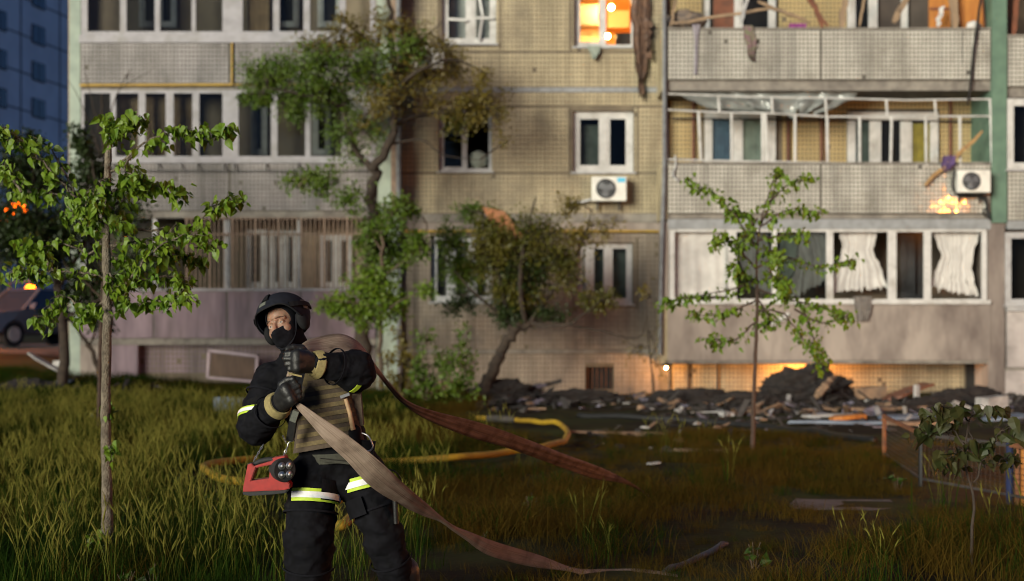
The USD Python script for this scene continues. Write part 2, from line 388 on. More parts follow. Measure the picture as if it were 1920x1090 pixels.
# --- middle wall
W_TL, W_TR, W_ML, W_MR, W_BL, W_BR, VENT = (828, 930, -62, 82), (1077, 1190, -62, 88), (823, 922, 193, 321), (1074, 1188, 208, 323), (808, 922, 442, 566), (1083, 1186, 455, 570), (1098, 1150, 688, 730)
HOLES = [W_TL, W_TR, W_ML, W_MR, W_BL, W_BR, VENT]
obj('wall', wall_mesh(744, 1246, -270, 790, YM, YM + .35, HOLES), M['grout'], block)
for (c, d) in ((-200, 96), (100, 163), (174, 198), (202, 323), (327, 400), (438, 655), (664, 742)):
    m = tile_field(746, 1243, c, d, YM, gap=.0125, holes=HOLES, miss=.003 if d < 500 else .012)
    obj('wall_tiles', m, M['tile_beige' if d < 430 else 'tile_dirty'], block, kind='stuff')
m = MB(); m.pbox(745, 1244, 164, 173, YM - .02, YM + .01); obj('wall_band', m, M['band_blue'], block)
m = MB(); m.pbox(745, 1244, 401, 417, YM - .03, YM + .01); obj('wall_band', m, M['concrete'], block)
m = MB(); m.pbox(745, 1244, 418, 437, YM - .012, YM + .01); obj('wall_band', m, M['render'], block)
m = MB(); m.pbox(745, 1244, 656, 663, YM - .05, YM + .01); obj('plinth_ledge', m, M['concrete'], block)
m = MB(); m.tube([P(745, 434, YM - .06), P(1000, 433, YM - .06), P(1240, 434, YM - .06)], .027, 8); obj('gas_pipe', m, M['yellow_pipe'], block)

window(W_TL, YM, (882,), panes=['glass_clear', 'glass_clear'])
window(W_TR, YM, (1133,), fw=6, panes=['glass_clear', None])
window(W_ML, YM, (872,), fw=6, panes=['glass', None], fmat='frame_grey', sash=3)
window(W_MR, YM, (1134,), fw=9, panes=['glass', 'glass'])
window(W_BL, YM, (845, 885), fw=6, panes=['glass', 'glass', 'glass'], fmat='frame_grey')
window(W_BR, YM, (1106, 1141), fw=6, panes=['glass', 'glass', 'glass'])
# open broken sash hanging in the top left window
m = MB()
for p, q in (((893, -40), (905, 30)), ((905, 30), (898, 76)), ((893, 34), (926, 34)), ((840, 36), (876, 38)), ((893, -40), (926, -44))):
    m.bar(P(*p, YM + .07), P(*q, YM + .04), .035, .05)
obj('broken_sash', m, M['frame_white'], block)
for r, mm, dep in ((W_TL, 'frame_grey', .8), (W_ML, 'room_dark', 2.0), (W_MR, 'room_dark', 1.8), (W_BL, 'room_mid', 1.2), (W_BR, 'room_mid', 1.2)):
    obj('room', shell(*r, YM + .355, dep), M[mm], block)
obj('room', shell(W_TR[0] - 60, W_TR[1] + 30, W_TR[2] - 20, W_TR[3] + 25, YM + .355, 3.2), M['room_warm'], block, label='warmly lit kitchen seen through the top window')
m = MB()
vx0, vx1, vz0, vz1 = X(1098, YM), X(1150, YM), Z(730, YM), Z(688, YM)
m.box(vx0, vx1, YM + .2, YM + .25, vz0, vz1); obj('cellar_hatch', m, M['black'], block)
m = MB()
for k in range(6):
    x = vx0 + (vx1 - vx0) * (k + .5) / 6; m.tube([(x, YM + .06, vz0), (x, YM + .06, vz1)], .008, 5)
obj('cellar_grille', m, M['rust'], block)
# dark joints framing the window bays
for r in (W_MR, W_TR, W_TL, W_BR):
    a, b, c, d = r
    for (e0, e1) in ((a - 9, a - 5), (b + 6, b + 10)):
        obj('bay_joint', MB().pbox(e0, e1, max(c, -60) - 10, d + 10, YM - .016, YM + .004), M['grout'], block)

# --- left stack of balconies
obj('end_wall', MB().pbox(130, 151, -270, 720, YL + .25, YB + .3), M['pale_green'], block)
obj('back_wall', wall_mesh(128, 760, -270, 740, YB, YB + .3), M['room_mid'], block)
fin = MB(); fin.pbox(706, 745, -270, 740, YL + .05, YM + .1); obj('side_fin', fin, M['pale_green'], block)
obj('side_fin', MB().pbox(733, 752, -270, 400, YL - .05, YL + .06), M['bars'], block)
m = MB(); m.tube([P(747, -200, YL - .1), P(748, 420, YL - .1), P(749, 700, YL - .1)], .055, 10); obj('drain_pipe', m, M['pipe'], block)
for (c, d, y1, y2) in ((80, 157, 66, 80), (306, 396, 299, 306), (546, 635, 541, 546)):
    b = obj('balcony', MB().pbox(150, 705, c, d, YL, YL + .12), M['grout_pale'], block)
    if c < 500:
        obj('parapet_tiles', tile_field(152, 428, c + 1, d - 1, YL, tw=.082, th=.090, miss=.003), M['tile_left_shaded'], b, kind='stuff')
        obj('parapet_tiles', tile_field(433, 703, c + 1, d - 1, YL, tw=.082, th=.090, miss=.003), M['tile_left_shaded'], b, kind='stuff')
    else:
        for (a_, b_) in ((152, 286), (289, 423), (427, 562), (565, 703)):
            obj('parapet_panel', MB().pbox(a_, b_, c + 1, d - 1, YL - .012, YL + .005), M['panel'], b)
    obj('balcony_sill', MB().pbox(148, 707, y1, y2, YL - .05, YL + .2), M['frame_shaded'], b)
    obj('balcony_slab', MB().pbox(150, 705, d + .5, d + 12, YL + .02, YB), M['concrete'], b)
m = MB(); m.tube([P(435, 80, YL - .05), P(435, 158, YL - .05)], .02, 6); m.tube([P(150, 160, YL - .05), P(435, 159, YL - .05)], .03, 6); m.tube([P(435, 159, YL - .05), P(700, 158, YL - .05)], .012, 6)
obj('gas_pipe', m, M['yellow_pipe'], block)
m = MB()
m.tube([P(170, 320, YL - .12), P(700, 320, YL - .12)], .012, 6)
for p in (215, 298, 340, 372, 420, 440, 500, 560, 620): m.bar(P(p, 304, YL - .01), P(p, 320, YL - .12), .02, .02)
obj('clothes_rail', m, M['metal_dark'], block)

def glazing(y, left, right, top, bottom, posts, panes, fmat='frame_white', rail=7, z_off=0, parent=None, transom=None):
    """a row of balcony window lights: frame, each mullion, each pane. posts: (centre px, width px)"""
    m = MB()
    m.pbox(left, right, top, top + rail, y, y + .06); m.pbox(left, right, bottom - rail, bottom, y, y + .06)
    fr = obj('balcony_window', m, M[fmat], parent or block)
    for (p, w) in posts: obj('mullion', MB().pbox(p - w / 2, p + w / 2, top + rail, bottom - rail, y - .004, y + .056), M[fmat], fr)
    for i, pm in enumerate(panes):
        if pm is None: continue
        l = posts[i][0] + posts[i][1] / 2; r = posts[i + 1][0] - posts[i + 1][1] / 2
        obj('pane', MB().pbox(l, r, top + rail, bottom - rail, y + .025, y + .031), M[pm], fr)
    if transom:
        obj('transom', MB().pbox(left, right, transom, transom + 5, y - .007, y + .05), M[fmat], fr)
    return fr
YG = YL + .03
glazing(YG, 152, 704, -60, 66, [(158, 12), (231, 12), (295, 10), (363, 8), (436, 38), (518, 12), (575, 12), (642, 12), (699, 10)], ['glass', 'glass_dusty', 'glass', 'glass', 'glass', 'glass', 'glass_clear', None], fmat='frame_shaded')
glazing(YG, 152, 704, 168, 300, [(155, 5), (212, 10), (266, 13), (318, 15), (367, 13), (432, 30), (514, 12), (577, 10), (645, 10), (700, 10)], ['glass_dusty', 'glass', 'glass', 'glass', 'glass', 'glass', 'glass', 'glass', None], fmat='frame_shaded')
obj('boarded_light', MB().pbox(652, 694, 176, 292, YG + .01, YG + .04), M['curtain_white'], block)
glazing(YG + .08, 152, 704, 405, 546, [(156, 8), (290, 8), (425, 11), (560, 8), (700, 8)], ['glass', 'glass', None, None], fmat='frame_grey', rail=5)
g = obj('security_grille', MB().pbox(345, 702, 407, 411, YG, YG + .03).pbox(345, 702, 438, 441, YG, YG + .03).pbox(345, 702, 541, 545, YG, YG + .03), M['bars'], block)
for k in range(41):
    p = 350 + k * 8.6
    if abs(p - 425) < 4: continue
    p2 = p + rng.normal(0, .6)
    obj('grille_bar', MB().bar(P(p, 408, YG - .012), P(p2, 545, YG - .012), (.022 if k % 5 else .045), .02, up=(0, 1, 0)), M['bars'], g)
# lights in the loggia's back wall, seen through the glass
for (y, rects) in ((YB, [(260, 330, -50, 50), (470, 560, -50, 50), (595, 640, -50, 50), (230, 300, 185, 290), (470, 500, 190, 290), (585, 620, 190, 290), (460, 500, 430, 540), (505, 560, 432, 540), (600, 660, 440, 540)]),):
    for (a, b, c, d) in rects:
        window((a, b, c, d), y - .13, ((a + b) / 2,) if b - a > 50 else (), fw=6, recess=.04, panes=None, sill=False)
# base under the balconies, with the loose frame leaning on it
obj('base_wall', wall_mesh(150, 705, 634, 760, YL + .28, YL + .6), M['grout'], block)
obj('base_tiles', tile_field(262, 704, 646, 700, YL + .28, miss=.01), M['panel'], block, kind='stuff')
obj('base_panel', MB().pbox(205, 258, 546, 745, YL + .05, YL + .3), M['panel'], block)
obj('base_panel', MB().pbox(150, 205, 600, 745, YL + .12, YL + .3), M['render'], block)

# --- right stack of balconies
RB = [(1252, 1858), (1889, 2200)]
obj('back_wall', MB().pbox(1236, 2230, -270, 170, YB, YB + .3), M['grout'], block)
obj('back_wall', MB().pbox(1236, 2230, 170, 402, YB, YB + .3), M['grout'], block)
obj('back_wall', MB().pbox(1236, 2230, 402, 680, YB, YB + .3), M['room_mid'], block)
BWIN = [(1322, 1455, -90, 70), (1590, 1760, -90, 70), (1322, 1460, 206, 330), (1590, 1760, 206, 330)]
for (c, d) in ((-120, 66), (172, 330)):
    obj('wall_tiles', tile_field(1255, 1860, c, d, YB, holes=BWIN), M['tile_yellow'], block, kind='stuff')
for (c, d) in ((-270, -160), (57, 172), (309, 412), (572, 682)): obj('side_wall', MB().pbox(1240, 1252, c, d, YR + .03, YB), M['tile_beige'], block)
obj('green_pillar', MB().pbox(1860, 1888, -270, 418, YR - .03, YB), M['green_paint'], block)
obj('lower_pillar', MB().pbox(1853, 1884, 418, 740, YR + .02, YB), M['render'], block)
for (a, b) in RB:
    for (c, d) in ((56, 150), (308, 401), (571, 676)):
        if a > 1800: c += 13; d += 13
        bal = obj('balcony', MB().pbox(a, b, c, d, YR, YR + .12), M['grout_pale'] if c < 500 else M['render' if a < 1800 else 'wall_pale'], block)
        if c < 500:
            mid = 1539 if a < 1800 else 2020
            obj('parapet_tiles', tile_field(a + 1, mid - 2, c + 1, d - 1, YR, tw=.083, th=.094, miss=.002), M['tile_white'], bal, kind='stuff')
            obj('parapet_tiles', tile_field(mid + 2, b - 1, c + 1, d - 1, YR, tw=.083, th=.094, miss=.002), M['tile_white'], bal, kind='stuff')
            obj('parapet_cap', MB().pbox(a, b, c - 4, c - .5, YR - .015, YR + .135), M['concrete'], bal)
        else:
            obj('window_ledge', MB().pbox(a, b, c - 8, c - .5, YR - .06, YR + .2), M['frame_white'] if a < 1800 else M['frame_grey'], bal)
        if c < 500:
            obj('balcony_slab', MB().pbox(a - 4, b + 3, d + .5, d + (20 if c < 100 else 9), YR + .06, YB), M['concrete'], bal)
        else:
            obj('balcony_slab', MB().pbox(a - 4, b + 3, d + .5, d + 6, YR + .03, YB), M['concrete'], bal)
    obj('lintel', MB().pbox(a, b, 411, 430, YR + .01, YR + .14), M['band_blue'], block)
m = MB(); m.tube([P(1246, -200, YR - .03), P(1246, 300, YR - .03), P(1240, 520, YR - .03), P(1238, 665, YR - .03)], .045, 10); obj('drain_pipe', m, M['pipe'], block)
# windows and doors in the loggia's back wall, top and middle storeys
window((1322, 1455, 210, 330), YB - .14, (1383, 1440), fw=9, recess=.02, panes=['glass_clear', 'glass_clear', 'glass'], sill=False)
window((1590, 1760, 210, 330), YB - .14, (1642, 1700), fw=10, recess=.02, panes=['glass', 'glass', 'glass_clear'], sill=False)
window((1322, 1455, -90, 70), YB - .14, (1383,), fw=9, recess=.02, panes=[None, 'glass'], sill=False)
window((1590, 1760, -90, 70), YB - .14, (1640, 1697), fw=10, recess=.02, panes=['glass', None, None], sill=False)
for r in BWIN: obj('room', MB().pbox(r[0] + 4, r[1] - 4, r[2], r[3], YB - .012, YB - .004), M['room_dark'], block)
obj('door', MB().pbox(1338, 1384, -60, 66, YB - .05, YB - .02), M['wood_red'], block)
for p in (1300, 1478, 1540, 1548, 1782):
    obj('wall_pipe', MB().tube([P(p, 172, YB - .06), P(p, 330, YB - .06)], .035 if p != 1548 else .02, 8), M['wood_red'], block)
obj('ceiling_rail', MB().tube([P(1260, 222, YB - .12), P(1850, 228, YB - .12)], .02, 6), M['metal_dark'], block)
# bare glazing frame of the middle storey, all panes gone
m = MB()
r = .021
topz = [(1249, 176), (1400, 182), (1549, 184), (1700, 188), (1858, 186)]
midz = [(1249, 206), (1349, 211), (1449, 213), (1549, 219), (1664, 219), (1858, 218)]
botz = [(1247, 299), (1400, 303), (1549, 305), (1700, 310), (1860, 312)]
for line in (topz, midz, botz): m.tube([P(a, b, YR + .02) for a, b in line], r, 6)
gl = obj('bare_window_frame', m, M['frame_white'], block)
def on(line, p): return np.interp(p, [q[0] for q in line], [q[1] for q in line])
for p in (1249, 1310, 1372, 1430, 1435, 1491, 1551, 1612, 1672, 1736, 1800, 1858):
    q = p + rng.normal(1.5, 2)
    obj('frame_post', MB().tube([P(p, on(midz, p), YR + .02), P(q, on(botz, q), YR + .02)], .032, 6), M['frame_white'], gl)
for p in (1249, 1349, 1449, 1550, 1664, 1755, 1858):
    obj('frame_post', MB().tube([P(p - 2, on(topz, p), YR + .02), P(p, on(midz, p), YR + .02)], .026, 6), M['frame_white'], gl)
# ground-floor glazing
glazing(YR + .03, 1254, 1850, 430, 566, [(1260, 10), (1373, 16), (1452, 8), (1556, 13), (1673, 16), (1739, 14), (1846, 9)], [None, 'glass', 'glass', None, 'glass_dusty', None], rail=5)
obj('end_light', MB().pbox(1238, 1253, 416, 572, YR + .03, YR + .3), M['render'], block)
window((1400, 1440, 445, 540), YB - .05, (), fw=8, recess=.02, sill=False)
window((1690, 1730, 440, 562), YB - .05, (1712,), fw=8, recess=.02, sill=False)
# base under the right balconies
obj('base_wall', MB().pbox(1236, 1860, 680, 790, YM - .05, YM + .3), M['grout'], block)
obj('base_tiles', tile_field(1252, 1808, 683, 742, YM - .05, miss=.02), M['tile_beige'], block, kind='stuff')
obj('cellar_door', MB().pbox(1812, 1850, 682, 750, YM - .12, YM - .06), M['black'], block)
for p in (1256, 1290, 1345): obj('base_pipe', MB().tube([P(p, 680, YM - .12), P(p, 742, YM - .12)], .03, 7), M['metal_dark'], block)
# the neighbouring section at the right edge
window((1889, 1990, 185, 318), YR - .02, (1935,), fw=8, recess=.02, panes=['glass', 'glass'], sill=True)
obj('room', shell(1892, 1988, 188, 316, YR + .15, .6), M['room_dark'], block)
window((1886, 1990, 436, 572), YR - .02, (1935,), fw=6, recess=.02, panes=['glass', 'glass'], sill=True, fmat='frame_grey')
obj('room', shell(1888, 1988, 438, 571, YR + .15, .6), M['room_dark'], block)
obj('end_wall', MB().pbox(1885, 2200, 690, 790, YR + .04, YR + .3), M['wall_pale'], block)
# bulk of the block behind, and the storeys above the picture
obj('roof', MB().box(X(130, YB), X(2230, YB), YB + .31 + 4.2, YB + 8, -.3, 12.4).box(X(130, YB), X(2230, YB), YL + .3, YB + 8, 12.4, 12.7), M['concrete'], block)
obj('upper_wall', MB().box(X(130, YM), X(2230, YM), YM, YM + .3, Z(-275, YM), 12.4), M['tile_beige'], block)

# ---------------------------------------------------------------- far tower block at the left edge
tower = thing('tower_block', 'tall pale tower block far behind at the left edge of the picture', 'building')
M['tower_wall'] = mat('tower_wall', (.74, .73, .73), (.64, .63, .63), rough=.9, scale=.4)
M['tower_joint'] = mat('tower_joint', (.10, .10, .105), (.09, .09, .09), rough=.9)
M['tower_glass'] = mat('tower_glass', (.02, .025, .03), (.03, .03, .035), rough=.15, scale=.6, spec=.6)
A0, dirv = np.array([-38.6, 94.0]), np.array([.170, .985])
nrm = np.array([.985, -.170])
def tw_pt(s, o, z): q = A0 + dirv * s + nrm * o; return (q[0], q[1], z)
def tw_box(m, s0, s1, z0, z1, o0, o1):
    v = [tw_pt(s, o, z) for s in (s0, s1) for o in (o0, o1) for z in (z0, z1)]
    return m.add(v, BOXF)
m = MB(); tw_box(m, -30, 29, -1, 34, -14, 0); obj('wall', m, M['tower_wall'], tower)
m = MB()
for k in range(12): tw_box(m, -30, 29, .6 + 2.8 * k - .05, .6 + 2.8 * k + .05, 0, .02)
for s in (-24, -18, -12, -6, 0, 6, 12, 18, 24): tw_box(m, s - .06, s + .06, -1, 34, .022, .04)
obj('panel_joint', m, M['tower_joint'], tower)
for k in range(1, 12):
    for s in (2.2, 8.9, 14.6, 20.6, 26.2, -4.5):
        z = 1.5 + 2.8 * k - 1.2
        m = MB(); tw_box(m, s - 1.0, s + 1.0, z, z + 1.45, .03, .07)
        w = obj('window', m, M['tower_joint'], tower)
        m = MB(); tw_box(m, s - .92, s - .05, z + .08, z + 1.37, .072, .09); tw_box(m, s + .05, s + .92, z + .08, z + 1.37, .072, .09)
        obj('pane', m, M['tower_glass'], w)
    if k % 2 == 0:
        m = MB(); tw_box(m, 19.7, 21.7, 1.5 + 2.8 * k - 1.9, 1.5 + 2.8 * k - 1.3, .05, .6); obj('cooler_unit', m, M['frame_grey'], tower)
for k in range(3, 11):
    z = 1.5 + 2.8 * k
    m = MB(); tw_box(m, -4.5, 1.0, z - 2.9, z - 1.7, .05, 1.3); tw_box(m, -4.5, 1.0, z - 3.02, z - 2.9, .05, 1.35)
    bb = obj('balcony', m, M['tower_wall'], tower)
    m = MB(); tw_box(m, -4.3, .8, z - 1.7, z - .3, .9, 1.2); obj('balcony_glass', m, M['tower_glass'], bb)
# ---------------------------------------------------------------- lamps of the place, and added ones
def bulb(name, label, cat, c, r, color, strength, holder=None, group=None):
    t = thing(name, label, cat, group=group)
    s = trimesh.creation.icosphere(2, r); s.apply_translation(c); obj('bulb', s, glow(f'glow_{len(taken)}', color, strength), t, smooth=True)
    if holder is not None: obj('holder', holder, M['metal_dark'], t)
    return t
c = P(1146, 14, YM + 1.5); bulb('ceiling_lamp', 'upper round ceiling bulb glowing in the lit kitchen window', 'lamp', c, .055, (1, .58, .20), 380, MB().tube([c + [0, 0, .05], c + [0, 0, .5]], .008, 6))
c = P(1139, 68, YM + 1.1); bulb('table_lamp', 'lower round bulb glowing near the sill of the lit kitchen window', 'lamp', c, .05, (1, .55, .18), 200, MB().tube([c - [0, 0, .05], c - [0, 0, .35]], .01, 6))
c = P(1249, 690, 29.92); bulb('bulkhead_lamp', 'small warm bulb glowing on the wall corner under the right balconies', 'lamp', c, .016, (1, .40, .09), 1600, MB().tube([c + [0, 0, .045], c + [0, 0, .06], c + [0, 0, .09]], [.16, .15, .03], 14).bar(c + [0, .02, .08], c + [0, .60, .10], .02, .02))
c = P(1512, 708, 29.98); bulb('added_heap_lamp', 'added orange lamp hidden behind the charred heap to light the basement wall', 'lamp', c, .045, (1, .36, .07), 800, MB().tube([c + [0, 0, .05], c + [0, 0, .07], c + [0, 0, .10]], [.07, .07, .02], 12).tube([c - [0, 0, .05], c - [0, 0, .40]], .03, 8))  # added and hidden, throws the orange glow on the basement wall
# amber street lamp of the yard road, beyond the right edge of the picture: it shows in the glazed tiles
t = thing('street_lamp', 'amber street lamp on a tall pole at the yard road right of the lawn', 'street lamp')
LAMP = np.array([17.3, 3.0, 6.25])
s = trimesh.creation.icosphere(3, .20); s.apply_translation(LAMP); obj('bulb', s, glow('glow_amber', (1, .31, .035), 560), t, smooth=True)
obj('pole', MB().tube([LAMP + [1.2, 0, -6.4], LAMP + [1.2, 0, -.2], LAMP + [1.0, 0, .25], LAMP + [.1, 0, .34]], .06, 8), M['metal_dark'], t)
obj('lamp_hood', MB().tube([LAMP + [.5, 0, .36], LAMP + [.1, 0, .34], LAMP + [-.25, 0, .32]], [.08, .2, .1], 10), M['metal_dark'], t)
# sodium lamps far behind the left corner
for (px, py, y, r, st, lab) in ((30, 396, 58, .42, 2.4, 'orange sodium street lamp glimpsed through dark leaves at the left edge'), (57, 544, 47, .18, 6, 'low orange lamp shining above the roof of the parked vehicle at the left edge')):
    t = thing('street_lamp', lab, 'street lamp'); c = P(px, py, y)
    s = trimesh.creation.icosphere(2, r); s.apply_translation(c); obj('bulb', s, glow(f'glow_{py}', (1, .13, .004), st), t, smooth=True)
    obj('pole', MB().tube([(c[0] - .8, c[1] + .3, .3), (c[0] - .8, c[1] + .3, c[2] + .25), (c[0], c[1] + .1, c[2] + .32)], .07, 7), M['metal_dark'], t)
t = thing('added_lamp', 'added unseen orange lamp lighting the yard road left of the parked vehicle', 'lamp')  # added out of view to turn the road in front of the car orange
c = np.array([-17.2, 38.9, 2.6]); s = trimesh.creation.icosphere(2, .12); s.apply_translation(c); obj('bulb', s, glow('glow_road', (1, .22, .01), 1000), t, smooth=True)
obj('post', MB().tube([c - [0, 0, 2.4], c - [0, 0, .14]], .05, 8), M['metal_dark'], t); obj('cap', MB().tube([c + [0, 0, .13], c + [0, 0, .16], c + [0, 0, .2]], [.2, .18, .03], 10), M['metal_dark'], t)
t = thing('added_lamp', 'added unseen amber lamp right of the fenced bed lighting the right lawn', 'lamp')  # added out of view to warm the right lawn and the fence
c = np.array([7.7, 15.0, .75]); s = trimesh.creation.icosphere(2, .08); s.apply_translation(c); obj('bulb', s, glow('glow_low', (1, .34, .05), 750), t, smooth=True)
obj('post', MB().tube([c - [0, 0, .95], c - [0, 0, .10]], .05, 8), M['metal_dark'], t); obj('cap', MB().tube([c + [0, 0, .09], c + [0, 0, .12], c + [0, 0, .15]], [.14, .12, .03], 10), M['metal_dark'], t)
c = P(12, 420, 57); obj_ = thing('sign_bar', 'slanting orange lit bar beside the sodium street lamp', 'light bar')
obj('tube', MB().bar(P(-6, 414, 57), P(36, 427, 57), .16, .16), glow('glow_bar', (1, .11, .004), 1.0), obj_)
obj('arm', MB().bar(P(-6, 414, 57.1), P(-20, 700, 57.1), .1, .1), M['metal_dark'], obj_)

# ---------------------------------------------------------------- things on and behind the facade
def drape(name, label, rows, y, mat_, cat='curtain', folds_=9, amp=.03, seed=1, ragged=0.0, thick=.006, group=None, slant=0.0):
    """cloth hanging between rows (row px, left px, right px)"""
    r_ = np.random.default_rng(seed)
    nu, nv = folds_ * 5 + 1, 14
    pys = np.linspace(rows[0][0], rows[-1][0], nv)
    l = np.interp(pys, [a[0] for a in rows], [a[1] for a in rows]); r = np.interp(pys, [a[0] for a in rows], [a[2] for a in rows])
    V = []
    ph = r_.random() * 6
    rag = r_.normal(0, ragged, nu) if ragged else np.zeros(nu)
    el_, er_ = r_.normal(0, ragged * .3 + .25, nv), r_.normal(0, ragged * .3 + .25, nv)
    for o in (0, thick):
        for j in range(nv):
            for i in range(nu):
                u = i / (nu - 1)
                uw = u + .35 / folds_ * math.sin(u * 9.3 + seed) + .12 / folds_ * math.sin(u * 23 + 2 * seed)
                d = amp * (.6 + .6 * meshkit.noise(np.array([u * 6, seed, 0.]))) * math.sin(uw * folds_ * 2 * math.pi + ph + .4 * math.sin(j * .5)) * (.35 + .65 * j / (nv - 1)) + .03 * (meshkit.noise(np.array([u * 4, j * .4, seed])) - .5)
                jag = rag[i] * (j / (nv - 1)) ** 2 + slant * u * (j / (nv - 1))
                V.append(P(l[j] + el_[j] + (r[j] + er_[j] - l[j] - el_[j]) * u, pys[j] + jag, y + d + o))
    K = nu * nv; f = []
    for j in range(nv - 1):
        for i in range(nu - 1):
            a, b, c_, d_ = j * nu + i, j * nu + i + 1, (j + 1) * nu + i + 1, (j + 1) * nu + i
            f += [[a, d_, c_, b], [K + a, K + b, K + c_, K + d_]]
    for i in range(nu - 1): f += [[i, i + 1, K + i + 1, K + i], [K + (nv - 1) * nu + i, K + (nv - 1) * nu + i + 1, (nv - 1) * nu + i + 1, (nv - 1) * nu + i]]
    return tag(obj(name, (np.array(V), np.array(f)), mat_, smooth=True), label, cat, group)
CW = M['curtain_white']
drape('curtain', 'white gathered curtain flaring out in the middle light of the ground floor glazing', [(436, 1574, 1645), (470, 1580, 1638), (510, 1566, 1652), (548, 1556, 1664)], YR + .22, CW, seed=2, amp=.018, ragged=3, slant=-9)
drape('curtain', 'white pleated curtain pinched at mid height in the rightmost light of the ground floor glazing', [(436, 1748, 1838), (480, 1766, 1822), (520, 1752, 1828), (538, 1744, 1842)], YR + .22, CW, seed=3, amp=.018, ragged=3, slant=20)
drape('curtain', 'broad pale sheet filling the leftmost light of the ground floor glazing', [(434, 1262, 1364), (555, 1264, 1362)], YR + .20, CW, seed=4, folds_=4, amp=.02)
drape('curtain', 'white curtain slanting left of the middle mullion behind the right sapling', [(436, 1462, 1548), (490, 1490, 1550), (562, 1478, 1552)], YR + .24, CW, seed=5, folds_=6, slant=-36, ragged=3)
drape('curtain', 'mustard yellow curtain in the right hand door of the middle right balcony', [(232, 1708, 1747), (318, 1706, 1748)], YB - .045, M['curtain_yellow'], seed=6, folds_=5, amp=.012)
drape('curtain', 'slate blue curtain in the left window of the middle right balcony', [(222, 1331, 1378), (318, 1331, 1378)], YB - .045, M['curtain_blue'], seed=7, folds_=4, amp=.012)
drape('curtain', 'grey green curtain beside the blue one on the middle right balcony', [(222, 1390, 1434), (318, 1390, 1434)], YB - .045, M['curtain_green'], seed=8, folds_=4, amp=.012)
drape('curtain', 'olive grey curtain in the window left of the yellow one on the balcony', [(222, 1600, 1636), (318, 1598, 1636)], YB - .045, M['curtain_green'], seed=9, folds_=4, amp=.012)
drape('curtain', 'pale green blind in the left half of the white two-light window', [(235, 1086, 1124), (312, 1086, 1124)], YM + .36, M['curtain_green'], seed=10, folds_=2, amp=.006)
drape('curtain', 'tan patterned sheet behind the first light of the left middle balcony', [(178, 160, 208), (292, 160, 208)], YG + .12, M['curtain_tan'], seed=11, folds_=3, amp=.01)
drape('curtain', 'brown net curtain behind the second and third lights of the left middle balcony', [(178, 222, 360), (292, 222, 360)], YG + .35, M['curtain_tan'], seed=12, folds_=16, amp=.03)
drape('curtain', 'peach curtain behind the top left balcony glazing beside its wide white post', [(-60, 465, 505), (58, 465, 505)], YG + .2, M['curtain_tan'], seed=13, folds_=4, amp=.02)
drape('curtain', 'white blind behind the broken sash of the top window left of the lit one', [(-60, 845, 925), (72, 845, 925)], YM + .5, M['frame_white'], seed=14, folds_=2, amp=.008)
drape('curtain', 'light net curtain in the ground floor window right of the leaning bush', [(464, 1095, 1176), (560, 1095, 1176)], YM + .36, M['curtain_green'], seed=15, folds_=10, amp=.02)
drape('curtain', 'light net curtain in the ground floor window behind the leaning bush', [(452, 816, 916), (558, 816, 916)], YM + .36, M['curtain_white'], seed=16, folds_=10, amp=.02)
drape('curtain', 'sagging pale sheet behind the sapling in the second light of the ground floor glazing', [(436, 1388, 1440), (500, 1390, 1446), (530, 1400, 1447)], YR + .24, CW, seed=17, folds_=4, amp=.03, ragged=4, slant=22)
drape('curtain', 'grey sheet hanging askew left of the slanting white curtain on the ground floor', [(438, 1458, 1500), (500, 1457, 1490), (545, 1456, 1476)], YR + .2, M['curtain_green'], seed=18, folds_=4, amp=.02, ragged=3)
# blown out stuff hanging off the facade
M['insul'] = mat('insul', (.15, .085, .055), (.07, .045, .035), rough=.95, scale=9, dirt=(.20, .15, .13), dscale=6)
drape('torn_insulation', 'long ragged brown strip of insulation hanging beside the lit window', [(-60, 1186, 1218), (60, 1184, 1222), (88, 1188, 1220), (125, 1194, 1210), (172, 1200, 1206)], YM - .12, M['insul'], cat='hanging debris', folds_=5, amp=.06, seed=21, ragged=9)
drape('torn_insulation', 'short brown shred hanging right of the long strip by the lit window', [(40, 1208, 1222), (104, 1212, 1219)], YM - .2, M['insul'], cat='hanging debris', folds_=3, amp=.04, seed=22, ragged=6)
drape('rag', 'small grey green rag hanging from the sill of the lit window', [(86, 1100, 1126), (98, 1106, 1124), (112, 1111, 1116)], YM - .12, M['curtain_green'], cat='rag', folds_=3, amp=.02, seed=23)
drape('rag', 'mottled green and purple cloth hanging over the top right parapet', [(48, 1394, 1410), (75, 1396, 1419), (114, 1406, 1413)], YR - .05, mat('rag_mottled', (.13, .15, .08), (.16, .08, .11), rough=.9, scale=14), cat='rag', folds_=3, amp=.03, seed=24, ragged=3)
drape('rag', 'thin grey streamer hanging down the left end of the top right parapet', [(46, 1298, 1312), (70, 1302, 1309), (140, 1301, 1308)], YR - .05, mat('rag_grey', (.27, .25, .28), (.19, .17, .2), rough=.9, scale=14), cat='rag', folds_=2, amp=.02, seed=25)
drape('rag', 'grey cloth drooping over the ground floor window ledge right of the sapling', [(556, 1600, 1636), (580, 1604, 1634), (602, 1607, 1628)], YR - .09, mat('rag_dark', (.16, .14, .125), (.10, .09, .085), rough=.9, scale=14), cat='rag', folds_=4, amp=.03, seed=26)
drape('rag', 'purple cloth snagged on the slanting plank of the middle right balcony', [(292, 1768, 1792), (310, 1764, 1790), (320, 1772, 1780)], YR - .13, mat('rag_purple', (.10, .06, .16), (.06, .04, .10), rough=.9, scale=14), cat='rag', folds_=3, amp=.03, seed=27, ragged=3)
drape('rag', 'magenta cloth lying on the top right balcony edge among the sticks', [(44, 1480, 1512), (58, 1476, 1510)], YR + .05, mat('rag_magenta', (.22, .05, .18), (.14, .03, .12), rough=.9, scale=14), cat='rag', folds_=3, amp=.03, seed=28)
